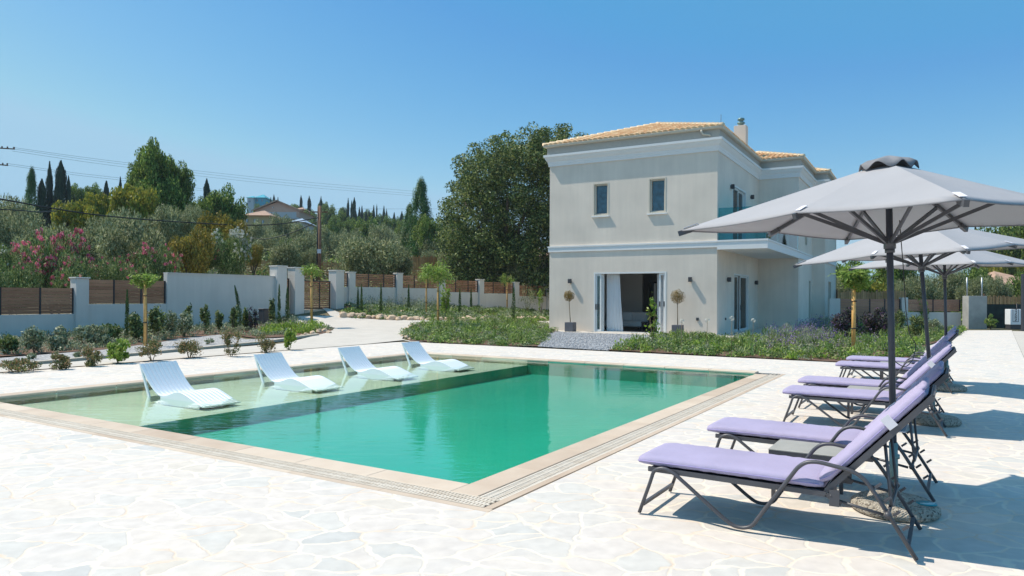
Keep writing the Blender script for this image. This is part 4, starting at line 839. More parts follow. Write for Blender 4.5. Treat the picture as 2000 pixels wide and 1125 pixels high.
cable('hanging_cable', [D(1757, 430, 5.5), D(1760, 470, 5.5), D(1764, 520, 5.6), D(1769, 600, 5.7), D(1776, 650, 5.9), D(1788, 672, 6.0), D(1786, 690, 5.9), D(1781, 705, 5.7), D(1768, 716, 5.5), D(1752, 709, 5.38), D(1745, 700, 5.36)], .0035, 'thin black cord hanging from the nearest parasol down to its pole')

# white in-pool chairs on the shelf: one curved shell with grooved back and a rear fin
CP = [(0.0, 0.49), (0.087, 0.39), (0.174, 0.3), (0.261, 0.215), (0.348, 0.14), (0.435, 0.078), (0.522, 0.035), (0.652, 0.018), (0.783, 0.05), (0.913, 0.095), (1.044, 0.112), (1.175, 0.09), (1.305, 0.045), (1.435, 0), (1.566, -0.045), (1.67, -0.06)]
def make_chair(label, loc):
    t = thing('pool_chair', label, 'lounge chair', loc, RP, 'white lounge chairs standing in the shallow water')
    pts = [Vector((p.x, 0, p.y)) for p in arc_pts([(q[0], q[1], 0) for q in CP], .08, 4)]; ns = 9; Wd = .64; V = []; F = []; b = MB()
    for k in range(ns):
        y0 = -Wd / 2 + Wd * k / ns + .004; y1 = -Wd / 2 + Wd * (k + 1) / ns - .004
        V = []
        for i, p in enumerate(pts):
            d = (pts[min(i + 1, len(pts) - 1)] - pts[max(i - 1, 0)]).normalized(); nn = Vector((-d.z, 0, d.x)); nn = nn if nn.z > 0 else -nn
            for y, o_ in ((y0, 0), (y0 + .006, .005), (y1 - .006, .005), (y1, 0), (y1, -.02), (y0, -.02)): V.append(p + Vector((0, y, 0)) + nn * o_)
        m_ = 6; F = [(i * m_ + j, i * m_ + (j + 1) % m_, (i + 1) * m_ + (j + 1) % m_, (i + 1) * m_ + j) for i in range(len(pts) - 1) for j in range(m_)] + [(0, 1, 2, 3, 4, 5), tuple((len(pts) - 1) * m_ + j for j in range(m_))]
        b.add(V, F)
    V = []
    for i, p in enumerate(pts):
        d = (pts[min(i + 1, len(pts) - 1)] - pts[max(i - 1, 0)]).normalized(); nn = Vector((-d.z, 0, d.x)); nn = nn if nn.z > 0 else -nn
        V += [p + Vector((0, -Wd / 2 + .003, 0)) - nn * .006, p + Vector((0, Wd / 2 - .003, 0)) - nn * .006, p + Vector((0, Wd / 2 - .003, 0)) - nn * .018, p + Vector((0, -Wd / 2 + .003, 0)) - nn * .018]
    b.add(V, [(i * 4 + j, i * 4 + (j + 1) % 4, (i + 1) * 4 + (j + 1) % 4, (i + 1) * 4 + j) for i in range(len(pts) - 1) for j in range(4)])
    b.obj('shell', M['plastic'], t)
    b = MB()
    for y in (-Wd / 2 + .012, Wd / 2 - .012): b.add([(x, y + s, z) for s in (-.012, .012) for x, z in ((-.015, .495), (.035, .45), (.32, -.10), (.26, -.10))], [(0, 1, 2, 3), (7, 6, 5, 4), (0, 4, 5, 1), (1, 5, 6, 2), (2, 6, 7, 3), (3, 7, 4, 0)])
    b.beam((.0, 0, .46), (.09, 0, .30), Wd - .05, .014, (1, 0, 0)); b.beam((.235, 0, -.02), (.27, 0, -.10), Wd - .05, .014, (1, 0, 0)); b.obj('rear_support', M['plastic'], t)
    b = MB()
    for y in (-Wd / 2 + .01, Wd / 2 - .01): b.add([(q.x, y + s, z_) for s in (-.008, .008) for q in pts[30:-4] for z_ in (q.z - .015, -.11)], [(2 * i, 2 * i + 1, 2 * i + 3, 2 * i + 2) for i in range(len(pts[30:-4]) - 1)] + [(2 * i + 2 * len(pts[30:-4]), 2 * i + 2 + 2 * len(pts[30:-4]), 2 * i + 3 + 2 * len(pts[30:-4]), 2 * i + 1 + 2 * len(pts[30:-4])) for i in range(len(pts[30:-4]) - 1)])
    pieces(b, 'side_skirt', M['plastic'], t)
    return t
c0 = make_chair('white lounge chair in the shallow water nearest to the camera, left one of four', P(7.60, 1.92))
for v, lb in ((4.12, 'second white in-pool lounge chair from the left'), (6.26, 'third white in-pool lounge chair from the left'), (8.32, 'farthest white in-pool lounge chair beside the corner of the pool')): deep_copy(c0, lb, P(7.60, v))

# ------------------------------------------------------------------ boundary walls, slatted fences, gates (plane a = FA, running along v)
FA = 25.
def fv(px):
    base = PA + FA * PU; t, s = onplane(px, base, PV); return t, s
def fz(px, py):
    t, d = fv(px); _, Yp = _xy(px, py); return CAMH - Yp * d / FPX
def fbox(mb, v0, v1, z0, z1, d0, d1):
    """box on the fence line in local coordinates (x = -a towards the pool)"""
    mb.bx((min(d0, d1), v0, z0), (max(d0, d1), v1, z1))
def slat_panel(parent, v0, v1, z0, z1, n, gap=.012, m='wood', xa=0., post=()):
    b = MB(); hh_ = (z1 - z0) / n
    nb = [v0] + list(post) + [v1]
    for i in range(len(nb) - 1):
        for k in range(n): b.bx((xa - .012, nb[i] + .03, z0 + k * hh_ + gap / 2), (xa + .012, nb[i + 1] - .03, z0 + (k + 1) * hh_ - gap / 2))
    b.obj('slat_panel', M[m], parent)
    for v in nb: b = MB(); b.bx((xa - .03, v - .025, z0 - .02), (xa + .03, v + .03, z1 + .01)); b.obj('post', M['black'], parent)
O25 = P(FA, 0); lw = thing('boundary_wall', 'long white rendered boundary wall with brown slat panels left of the gate', 'wall', O25, RP)
V = lambda px: fv(px)[0]
va, vb, vc, vd, ve_, vf = V(-160), V(143), V(168), V(323), V(333), V(522)
b = MB(); b.bx((-.1, va - 12, -1), (.1, vb, fz(75, 614))); b.bx((-.1, vc, -1), (.1, vd, fz(250, 593.5))); b.obj('low_wall', M['bwall'], lw)
b = MB(); b.bx((-.13, vd + .0, -1), (.13, V(552) - .5, fz(420, 537))); b.bx((-.16, vd + .001, fz(420, 537)), (.16, V(552) - .5, fz(420, 537) + .04)); b.obj('high_wall', M['bwall'], lw)
b = MB(); b.bx((-.22, vb, -1), (.22, vc, fz(155, 544))); b.bx((-.26, vb - .04, fz(155, 544)), (.26, vc + .04, fz(155, 544) + .05)); b.obj('pier', M['bwall'], lw, bevel=.006)
slat_panel(lw, va, vb - .02, fz(75, 613), fz(75, 562), 8, .008, post=(V(0), V(78))); slat_panel(lw, vc + .02, vd - .04, fz(250, 592.5), fz(250, 547.5), 7, .008, post=(V(222), V(275)))
slat_panel(lw, va - 10, va - .1, fz(75, 613), fz(75, 562), 8, .008, post=(va - 7.5, va - 5, va - 2.5))
# gate piers and gates
def gpier(px0, px1, ytop, label, w=.50):
    t_, d_ = fv(px1); z = fz((px0 + px1) / 2, ytop); o = thing('gate_pier', label, 'gate pier', P(FA, t_ - .3, .1), RP, 'white piers of the gate')
    b = MB(); b.bx((-.25, -.3, -.5), (.32, .3, z - .1)); b.obj('shaft', M['bwall'], o, bevel=.008); b = MB(); b.bx((-.28, -.33, z - .1), (.35, .33, z - .04)); b.obj('cap', M['bwall'], o, bevel=.006); return t_ - .6, t_
g1 = gpier(520, 552, 521, 'tallest white gate pier at the end of the high wall'); g2 = gpier(567, 586, 524.5, 'white gate pier between the narrow gate and the wide gate'); g3 = gpier(635, 664, 529.5, 'white gate pier right of the wide slatted gate')
def gate(name, v0, v1, z0, z1, n, label, posts=(), xa=-.12):
    t = thing(name, label, 'gate', P(FA, 0), RP); b = MB()
    for k in range(n):
        q0 = z0 + .04 + (z1 - z0 - .08) * k / n; b.bx((xa - .012, v0 + .05, q0 + .016), (xa + .012, v1 - .05, q0 + (z1 - z0 - .08) / n - .016))
    b.obj('slats', M['wood'], t)
    b = MB(); b.bx((xa - .03, v0, z0), (xa + .03, v0 + .06, z1)); b.bx((xa - .03, v1 - .06, z0), (xa + .03, v1, z1)); b.bx((xa - .029, v0 + .06, z1 - .05), (xa + .029, v1 - .06, z1)); b.bx((xa - .029, v0 + .06, z0), (xa + .029, v1 - .06, z0 + .05))
    for p_ in posts: b.bx((xa - .028, p_ - .03, z0 + .05), (xa + .028, p_ + .03, z1 - .05))
    b.obj('gate_frame', M['black'], t); return t
zg = hz(*P(FA, V(610))[:2]) + .03
gate('garden_gate', g1[1] + .02, g2[0] - .02, zg, fz(560, 543.5), 13, 'narrow brown slatted pedestrian gate between two white piers')
gate('driveway_gate', g2[1] + .02, g3[0] - .02, zg, fz(600, 547.5), 14, 'wide brown slatted driveway gate in a black frame', posts=(V(594), V(627)))
b = MB(); b.poly([P(FA + .6, g2[1])[:2], P(FA - .35, g2[1])[:2], P(FA - .35, g3[0])[:2], P(FA + .6, g3[0])[:2]], zg - .3, zg - .015); o = b.obj('gate_threshold', M['kerb']); o['kind'] = 'structure'
# far fence, stepping down to the right
FR = math.atan2(QD[1], QD[0]); fl_ = float(np.hypot(*QD)); ff = thing('boundary_fence', 'far white wall with brown slat panels stepping down behind the rockery', 'fence', (Q0[0], Q0[1], 0), FR)
tops = [2.90, 2.92, 2.74, 2.68, 2.55, 2.48]; ptop = [2.86, 2.84, 2.62, 2.56, 2.38, 2.30]
b = MB(); b.bx((-1.1, -.09, -.5), (0, .09, 2.10))
for k in range(6): b.bx((k * fl_ + .001, -.09, -.5), ((k + 1) * fl_ - .001, .09, ptop[k] - .76))
b.obj('low_wall', M['bwall'], ff)
for k in range(7):
    b = MB(); z = tops[min(k, 5)]; b.bx((k * fl_ - .2, -.2, -.4), (k * fl_ + .2, .2, z)); b.bx((k * fl_ - .23, -.23, z), (k * fl_ + .23, .23, z + .05)); b.obj('pier', M['bwall'], ff, bevel=.005)
def slat_run(parent, x0, x1, z0, z1, n, posts, m='wood', gap=.03, y=0.):
    nb = [x0] + list(posts) + [x1]; b = MB(); q = (z1 - z0) / n
    for i in range(len(nb) - 1):
        for k in range(n): b.bx((nb[i] + .03, y - .012, z0 + k * q + gap / 2), (nb[i + 1] - .03, y + .012, z0 + (k + 1) * q - gap / 2))
    b.obj('slat_panel', M[m], parent)
    for x in nb: b = MB(); b.bx((x - .03, y - .03, z0 - .02), (x + .03, y + .03, z1 + .01)); b.obj('post', M['black'], parent)
slat_run(ff, -1.05, -.22, 2.12, 2.86, 7, ())
for k in range(6): slat_run(ff, k * fl_ + .23, (k + 1) * fl_ - .23, ptop[k] - .74, ptop[k], 7, (k * fl_ + fl_ * .36, k * fl_ + fl_ * .68))
# right background: slat fence, pier, concrete pier, meshed fence, cabinet
def X_(px, d): return (px - 1000) * d / FPX
def Z_(px, py, d): return float(D(px, py, d)[2])
dR_ = 39.
rt = thing('slat_fence', 'brown slat fence with black posts right of the villa', 'fence', (X_(1640, dR_), dR_, 0), 0); L_ = X_(1757, dR_) - X_(1640, dR_)
b = MB(); b.bx((-.6, -.12, -.2), (-.02, .12, Z_(1638, 583, dR_))); b.bx((L_ + .05, -.16, -.2), (L_ + .38, .16, Z_(1762, 581, dR_))); pieces(b, 'pier', M['bwall'], rt)
slat_run(rt, 0, L_, .08, Z_(1700, 584, dR_), 11, (L_ * .25, L_ * .5, L_ * .75), 'redwood', .018)
rw = thing('wall_with_slats', 'low white wall topped by red brown slats left of the concrete pier', 'wall', (X_(1769, dR_), dR_, 0), 0); L2 = X_(1884, 38.6) - X_(1769, dR_)
b = MB(); b.bx((0, -.1, -.2), (L2, .1, Z_(1830, 610, dR_))); b.obj('low_wall', M['bwall'], rw); slat_run(rw, .02, L2 - .02, Z_(1830, 608, dR_), Z_(1830, 585, dR_), 7, (L2 * .5,), 'redwood', .012)
cpier = thing('concrete_pier', 'raw grey concrete pier with two thin pipes rising from it', 'pier', (X_(1904, 38.2), 38.2, 0), .05)
b = MB(); b.bx((-.52, -.25, -.1), (.50, .25, Z_(1904, 578, 38.2))); b.obj('shaft', M['concrete'], cpier, bevel=.01)
for px in (1888, 1918): b = MB(); b.tube([(X_(px, 38.2) - X_(1904, 38.2), 0, 1.6), (X_(px, 38.2) - X_(1904, 38.2), 0, 2.75)], .035, 8); b.obj('pipe', mat('galvanised_pipe', (.4, .43, .46), .4, metal=.6), cpier)
mf = thing('mesh_fence', 'dark green meshed fence between the concrete pier and the white cabinet', 'fence', (X_(1924, 38.6), 38.6, 0), 0)
b = MB(); b.bx((0, -.015, .0), (5.5, .015, Z_(1950, 594, 38.6))); b.obj('mesh', mat('dark_green_mesh', (.018, .03, .026), .9, noise=.5, nscale=3, bump=.5, bscale=60), mf)
for x in (0, 1.7, 3.4, 5.1): b = MB(); b.tube([(x, -.04, 0), (x, -.04, 1.35)], .03, 7); b.obj('post', M['black'], mf)
cb = thing('electrical_cabinet', 'white cabinet with a framed vertical sign at the far right end of the path', 'cabinet', (X_(1991, 37.2), 37.2, 0), .0)
b = MB(); b.bx((-.48, -.02, .25), (.5, .4, Z_(1990, 604, 37.2))); b.obj('body', mat('white_painted_metal', (.78, .80, .82), .45), cb, bevel=.01)
b = MB(); b.bx((-.46, .0, 0), (.48, .38, .25)); b.obj('plinth', M['sconce'], cb)
b = MB()
for a_, c_ in (((-.36, .40), (-.34, 1.10)), ((-.07, .40), (-.05, 1.10)), ((-.34, 1.08), (-.07, 1.10)), ((-.34, .40), (-.07, .42))): b.bx((a_[0], -.028, a_[1]), (c_[0], -.0205, c_[1]))
b.obj('sign_frame', M['black'], cb)
def text(name, s, size, loc, rot, m, parent, sp=1.):
    cu = bpy.data.curves.new(name, 'FONT'); cu.body = s; cu.size = size; cu.align_x = 'CENTER'; cu.align_y = 'CENTER'; cu.extrude = .002; cu.offset = .004 if size > .1 else 0; cu.space_character = sp; o = bpy.data.objects.new(name, cu); COL.objects.link(o); bpy.context.view_layer.update()
    me = bpy.data.meshes.new_from_object(o.evaluated_get(bpy.context.evaluated_depsgraph_get())); bpy.data.objects.remove(o); me.materials.clear(); me.materials.append(m); r = part(name, me, parent); r.location = loc; r.rotation_euler = rot; return r
text('lettering', 'SYNSEN', .17, (-.205, -.024, .75), (R(90), R(90), 0), M['black'], cb, 1.08)
lp = thing('metal_post', 'tall dark blue steel post at the right edge of the view', 'post', (X_(2000, 35.5), 35.5, 0)); b = MB(); b.bx((-.09, -.09, 0.02), (.09, .09, 2.85)); b.obj('shaft', M['pole'], lp); b = MB(); b.bx((-.15, -.15, 0), (.15, .15, .02)); b.obj('base_plate', M['pole'], lp)

# ------------------------------------------------------------------ driveway, gravel, beds, kerbs
def Q(px, py): p = Gh(px, py); return (p[0], p[1])
strip('driveway', [Q(480, 684), Q(560, 670), Q(640, 650), Q(655, 641), Q(620, 634), Q(560, 629.5), Q(572, 618), Q(645, 617.5), P(FA + 1, g3[0])[:2], Q(680, 620), Q(760, 625), Q(880, 626), Q(1080, 627), (6, 41), (6, 34), Q(1060, 634), Q(840, 631), Q(800, 642), Q(785, 662), Q(800, 668), P(12.0, 14.31)[:2], P(12.91, 14.31)[:2], P(12.91, 8.8)[:2]], M['drive'], .012)
dl = [P(12.92, 8.6)[:2], P(12.92, -10)[:2]]
strip('pale_path', [P(12.92, 9)[:2], Q(560, 671), Q(400, 684), Q(250, 698), Q(100, 712), Q(0, 719), P(15.2, -4)[:2], P(12.92, -4)[:2]], M['drive'], .016)
strip('gravel_path', [Q(540, 668), Q(560, 660), Q(480, 663), Q(440, 653), Q(350, 662), Q(200, 684), Q(0, 700), P(21, -3)[:2], P(16.3, -3)[:2], Q(0, 717), Q(100, 710), Q(250, 696), Q(400, 682)], M['gravel_left'], .008)
strip('planting_strip_soil', [Q(-40, 700), Q(200, 684), Q(350, 662), Q(440, 653), Q(500, 661), Q(620, 655), Q(652, 645), Q(600, 633), Q(556, 629)] + [P(FA - .2, v)[:2] for v in (V(552), V(330), V(150), V(0))], M['soil'], .014)
b = MB(); kp = [Gh(x, y) for x, y in ((0, 718), (60, 713.5), (130, 707), (200, 700), (270, 694), (340, 687.5), (400, 682), (460, 676), (520, 670), (580, 661), (620, 655))]
for i in range(len(kp) - 1): b.beam(kp[i] + np.array([0, 0, .03]), kp[i + 1] + np.array([0, 0, .03]), .14, .09)
o = b.obj('path_kerb', M['kerb']); o['kind'] = 'structure'
BEDA = [Q(800, 667), Q(787, 655), Q(800, 643), Q(835, 632), Q(930, 629), Q(1060, 634), Hh(W8 - .3, .8)[:2], Hh(W8 - .25, -1.3)[:2], Hh(W8 + 1.2, -1.3)[:2], Hh(W8 + 1.6, -3.0)[:2], Q(1050, 677.5), P(9, 14.32)[:2], P(12.0, 14.32)[:2]]
BEDB = [Q(1188, 685), Q(1235, 672), Q(1290, 665), Hh(-2.6, -1.3)[:2], Hh(2.9, -1.3)[:2], Hh(2.9, 6)[:2], Hh(3.4, 18)[:2], (19.5, 37), G(1882, 645)[:2], G(1870, 655)[:2], G(1808, 676)[:2], G(1788, 699)[:2], P(-1.15, 14.33)[:2]]
BEDC = [Q(676, 620), Q(760, 625), Q(880, 626), Q(1080, 627), (6.5, 42), (4, 51), (-1.5, 46.6), (-9.2, 39.4)]
strip('bed_soil', BEDA, M['soil'], .02); strip('bed_soil', BEDB, M['soil'], .02); strip('bed_soil', BEDC, M['soil'], .02)
GRAV = [Q(1050, 677.5), Hh(W8 + 1.5, -3.0)[:2], Hh(W8 + 1.0, -1.26)[:2], Hh(-2.5, -1.26)[:2], Q(1290, 666), Q(1235, 673), Q(1188, 685.5)]
strip('gravel_patch', GRAV, M['gravel'], .01)
strip('grey_driveway', [G(1977, 646)[:2], G(2004, 706)[:2], P(-7.42, 10)[:2], P(-14, 10)[:2], P(-16, 40)[:2]], M['drive'], -.012)
def scatter(poly, n, rng):
    poly = [tuple(map(float, p[:2])) for p in poly]; xs = [p[0] for p in poly]; ys = [p[1] for p in poly]; out = np.zeros((0, 2))
    while len(out) < n:
        x = rng.uniform(min(xs), max(xs), n * 2); y = rng.uniform(min(ys), max(ys), n * 2); k = inpoly(x, y, poly); out = np.concatenate([out, np.stack([x[k], y[k]], 1)])
    return out[:n]
rng = np.random.default_rng(4)
def stones(name, xy, r0, r1, m, zoff=.0, kind='stuff'):
    base = np.array([(1, 0, 0), (-1, 0, 0), (0, 1, 0), (0, -1, 0), (0, 0, .6), (0, 0, -.6)], float); T = np.array([(0, 2, 4), (2, 1, 4), (1, 3, 4), (3, 0, 4), (2, 0, 5), (1, 2, 5), (3, 1, 5), (0, 3, 5)]); n = len(xy)
    s = rng.uniform(r0, r1, (n, 1, 1)); V_ = base[None] * s * rng.uniform(.7, 1.2, (n, 6, 3)); a = rng.uniform(0, 6.28, n); c, s_ = np.cos(a)[:, None], np.sin(a)[:, None]
    W_ = V_.copy(); W_[..., 0] = c * V_[..., 0] - s_ * V_[..., 1]; W_[..., 1] = s_ * V_[..., 0] + c * V_[..., 1]; W_[..., :2] += xy[:, None]; W_[..., 2] += hgt(xy[:, 0], xy[:, 1])[:, None] + zoff
    F_ = (np.arange(n)[:, None, None] * 6 + T[None]).reshape(-1, 3); o = link(bpy.data.objects.new(name, fastmesh(name, W_.reshape(-1, 3), F_, m))); o['kind'] = kind; return o
stones('gravel', scatter(GRAV, 5000, rng), .02, .05, mat_ramp('gravel_stones', (.14, .145, .16), (.55, .55, .56), .85, 8), .012)
# rocks edging the beds: every stone an object
def rock_mesh(i):
    r = np.random.default_rng(i); bm = bmesh.new(); bmesh.ops.create_icosphere(bm, subdivisions=2, radius=1); ph = r.random(9) * 6
    for v in bm.verts:
        p = v.co; k = 1 + .22 * math.sin(2.3 * p.x + ph[0]) * math.cos(2.1 * p.y + ph[1]) + .15 * math.sin(4.3 * p.z + ph[2] + 3 * p.x) + r.uniform(-.07, .07); v.co = Vector((p.x * k, p.y * k * .8, p.z * k * .62))
    me = bpy.data.meshes.new('rock'); bm.to_mesh(me); bm.free(); me.materials.append(M['rock']); return me
RM_ = [rock_mesh(i) for i in range(6)]
def rock(px, py, s, label, group):
    p = Gh(px, py); o = link(bpy.data.objects.new('rock', RM_[rr.randrange(6)])); k = s * p[1] / FPX / 2; o.location = (p[0], p[1], p[2] + k * .25); o.scale = (k, k * .9, k); o.rotation_euler = (0, 0, rr.uniform(0, 6)); tag(o, label, 'rock', group)
rr = random.Random(5)
n_ = 34
for k in range(n_):
    px = 672 + (1070 - 672) * k / n_ + rr.uniform(-2, 2); py = 619 + 7 * min(1, (px - 672) / 120) - (1.2 if px > 950 else 0) + rr.uniform(-.8, .8)
    rock(px, py, rr.uniform(15, 25) if px < 800 else rr.uniform(12, 19), 'cream rock in the row edging the far flower bed along the driveway', 'rocks edging the far bed')
for (px, py, s) in ((795, 646, 15), (789, 652, 13), (803, 640, 11), (793, 660, 13), (808, 636, 9), (786, 657, 9), (800, 664, 11)): rock(px, py, s, 'cream rock piled at the tip of the bed beside the driveway', 'rocks at the tip of the middle bed')
for (px, py, s) in ((610, 653, 16), (622, 650, 17), (634, 648, 15), (642, 651, 12), (598, 655, 12), (628, 644, 12), (616, 645, 10), (590, 657, 9), (578, 659, 8)): rock(px, py, s, 'cream rock piled at the end of the left planting strip', 'rocks at the end of the left strip')
rock(785, 612, 15, 'larger pale rock set into the far bed by the first cypresses', None); rock(866, 656, 13, 'pale rock lying among the plants of the middle bed', None)
for px, py, s in ((1893, 641, 9), (1903, 640, 10), (1886, 642, 8)): rock(px, py, s, 'cream rock at the foot of the raw concrete pier', 'rocks by the concrete pier')

# ------------------------------------------------------------------ garden plants
def plant_clumps(poly, n, r0, r1, h0, h1, per, leaf, m, name, asp=.35, up=.6, seed=0, spikes=False):
    """low planting nobody could count: clumps of leaves over a bed"""
    rg_ = np.random.default_rng(seed); c = scatter(poly, n, rg_); r = rg_.uniform(r0, r1, n); h = rg_.uniform(h0, h1, n); k = np.repeat(np.arange(n), per); d = rdir(rg_, len(k)); d[:, 2] = abs(d[:, 2])
    if spikes: q = rg_.random((len(k), 1)) ** .7; C = np.stack([c[k, 0] + d[:, 0] * r[k] * q[:, 0] * .8, c[k, 1] + d[:, 1] * r[k] * q[:, 0] * .8, h[k] * (.35 + .5 * rg_.random(len(k)))], 1)
    else: q = rg_.random((len(k), 1)) ** .4; C = np.stack([c[k, 0] + d[:, 0] * r[k] * q[:, 0], c[k, 1] + d[:, 1] * r[k] * q[:, 0], d[:, 2] * h[k] * q[:, 0]], 1)
    C[:, 2] += hgt(c[k, 0], c[k, 1]) + .02
    dr = np.stack([d[:, 0] * .6, d[:, 1] * .6, np.full(len(k), up * 2)], 1); N = rdir(rg_, len(k)) + (d * .3 if spikes else d)
    V_, F_ = leafquads(C, N, rg_.uniform(leaf * .6, leaf * 1.4, len(k)), asp, rg_, droop=dr if up else None); o = link(bpy.data.objects.new(name, fastmesh(name, V_, F_, LF[m]))); o['kind'] = 'stuff'; return o
for bed, s, n in ((BEDA, 1, 430), (BEDB, 2, 720)):
    plant_clumps(bed, n, .15, .34, .10, .32, 70, .075, 'bed', 'ground_cover', .5, .12, s)
    plant_clumps(bed, n // 2, .16, .36, .10, .34, 90, .055, 'bedgrey', 'grey_ground_cover', .45, .1, s + 10)
    plant_clumps(bed, n // 11, .16, .30, .32, .55, 34, .26, 'bed', 'strappy_plants', .09, 1.2, s + 20, True)
    plant_clumps(bed, n // 7, .14, .26, .16, .36, 70, .09, 'bright', 'fresh_ground_cover', .5, .4, s + 30)
LAVP = [Q(1500, 668), Q(1600, 640), Q(1660, 640), Q(1640, 668), Q(1560, 690)]
plant_clumps([Q(1440, 690), Q(1500, 678), Q(1780, 672), Q(1740, 698)], 60, .12, .2, .3, .5, 30, .05, 'straw', 'pale_seed_heads', .3, 1., 44); plant_clumps(BEDA, 50, .12, .2, .3, .45, 26, .04, 'straw', 'pale_seed_heads', .3, 1., 45)
plant_clumps(LAVP, 120, .15, .3, .4, .75, 60, .16, 'bedgrey', 'lavender', .08, 1.5, 41, True); plant_clumps(LAVP, 120, .2, .35, .55, .85, 40, .055, 'lav', 'lavender_flowers', .5, .5, 42)
plant_clumps([Q(1440, 672), Q(1600, 668), Q(1760, 664), Q(1740, 690), Q(1500, 690)], 70, .15, .3, .3, .5, 18, .045, 'lav', 'lavender_flowers', .5, .5, 43)
plant_clumps(BEDC, 650, .25, .5, .08, .24, 60, .12, 'bed', 'ground_cover', .5, .12, 51); plant_clumps(BEDC, 260, .25, .45, .15, .35, 60, .12, 'bedgrey', 'grey_ground_cover', seed=52)
plant_clumps([Q(690, 600), Q(700, 609), Q(840, 612), Q(870, 600), Q(800, 590)], 90, .25, .5, .5, .85, 60, .10, 'bedgrey', 'tall_grey_planting', .3, 1., 53); plant_clumps([Q(700, 600), Q(860, 603), Q(850, 592), Q(720, 592)], 90, .3, .5, .75, 1.05, 30, .05, 'straw', 'pale_seed_heads', .6, .5, 54)
LS_ = [Q(-40, 698), Q(200, 683), Q(350, 661), Q(440, 652), Q(500, 658), Q(600, 652), Q(645, 645)] + [P(FA - .3, v)[:2] for v in (V(560), V(330), V(150), V(0))]
plant_clumps(LS_, 300, .18, .38, .12, .32, 60, .09, 'bedgrey', 'ground_cover', seed=61)
plant_clumps([Q(500, 655), Q(520, 646), Q(620, 640), Q(640, 646), Q(600, 652)], 60, .2, .35, .2, .42, 60, .10, 'bright', 'fresh_ground_cover', .4, .6, 62)

def bush(name, px, py, hpx, wpx, label, m, cat='shrub', group=None, n=420, leaf=.07, asp=.45, up=.7, fl=None, stems=5, seed=None, dense=.5):
    """a small garden shrub standing where the pixel (px, py) shows the soil; hpx and wpx are its height and width in photo pixels"""
    p = Gh(px, py); k = p[1] / FPX; H = hpx * k; Wd = wpx * k / 2; rg_ = np.random.default_rng(int(px * 7 + py) if seed is None else seed)
    nc = 12; d = rdir(rg_, nc); c = d * np.array([Wd * .55, Wd * .55, H * .30]) + np.array([0, 0, H * .58]); C, N = cloud(rg_, c, np.full(nc, 1.), n, dense); kk = C - 0
    idx = rg_.integers(0, nc, n); dd = rdir(rg_, n); sr_ = rg_.uniform(.45, 1.15, nc); c[:, 2] += rg_.uniform(-.12, .16, nc) * H; C = c[idx] + dd * np.array([Wd * .5, Wd * .5, H * .3]) * sr_[idx][:, None] * (rg_.random((n, 1)) ** dense); C[:, 2] = np.maximum(C[:, 2], .02)
    V_, F_ = leafquads(C, dd + rdir(rg_, n) * .6, rg_.uniform(leaf * .6, leaf * 1.3, n), asp, rg_, droop=dd + np.array([0, 0, up]))
    o = thing(name, label, cat, (p[0], p[1], p[2] - .02), 0, group); part('foliage', fastmesh('foliage', V_, F_, LF[m]), o)
    b = MB()
    for j in range(stems): a = rg_.random() * 6.3; b.tube([(0, 0, -.03), (Wd * .2 * math.cos(a), Wd * .2 * math.sin(a), H * .3), (Wd * .6 * math.cos(a), Wd * .6 * math.sin(a), H * .75)], [.012, .008, .004], 5)
    b.obj('stem', M['sapling'], o)
    if fl:
        m2, n2 = fl; top = C[C[:, 2] > H * .55]; q = top[rg_.integers(0, len(top), n2)] + rdir(rg_, n2) * .03 + np.array([0, 0, .03]); V_, F_ = leafquads(q, rdir(rg_, n2), rg_.uniform(.025, .05, n2), .8, rg_); part('blossom', fastmesh('blossom', V_, F_, LF[m2]), o)
    return o
def young_cypress(px, py, ytop, w, label, lean=0.):
    p = Gh(px, py); k = p[1] / FPX; H = (py - ytop) * k; Wd = w * k / 2; rg_ = np.random.default_rng(int(px)); n = 700; z = rg_.random(n); pr = np.interp(z, [0, .1, .4, .8, 1], [.6, 1, .85, .5, .12]); a = rg_.random(n) * 6.28
    q = rg_.random(n) ** .4; C = np.stack([np.cos(a) * pr * Wd * q + lean * k * z ** 1.6, np.sin(a) * pr * Wd * q, z * H], 1); d = np.stack([np.cos(a), np.sin(a), z * 0], 1); V_, F_ = leafquads(C, d, rg_.uniform(.05, .11, n), .35, rg_, droop=np.tile([0, 0, 1.5], (n, 1)))
    o = thing('young_cypress', label, 'cypress', (p[0], p[1], p[2]), 0, 'young cypresses in the garden'); part('foliage', fastmesh('foliage', V_, F_, LF['fresh_cyp']), o); b = MB(); b.tube([(0, 0, -.05), (lean * k * .3, 0, H * .5), (lean * k * .9, 0, H * .95)], [.015, .012, .006], 6); b.obj('stem', M['sapling'], o)
for a in ((248, 665, 566, 11, 'young cypress in front of the second brown slat panel, left of the staked tree'), (470, 640, 558, 12, 'leaning young cypress with a bent tip before the high white wall', -12), (545, 642, 556, 9, 'slim young cypress in front of the tallest gate pier'), (561, 630, 562, 11, 'dense young cypress in front of the narrow gate'),
          (699, 606, 560, 6, 'leftmost young cypress of the far bed, close against the white wall'), (706, 612, 556, 7, 'second young cypress of the far bed'), (744, 614, 555, 7, 'third young cypress of the far bed, standing by the rocks'), (798, 606, 556, 7, 'fourth young cypress of the far bed'), (816, 592, 560, 6, 'fifth young cypress of the far bed, partly behind the slender tree'),
          (898, 615, 564, 8, 'young cypress of the far bed right of the bright bushy sapling'), (920, 604, 564, 6, 'last slim young cypress of the far bed before the feathery tree'), (1003, 633, 562, 12, 'tallest young cypress at the back of the middle bed, left of the villa')): young_cypress(*a)
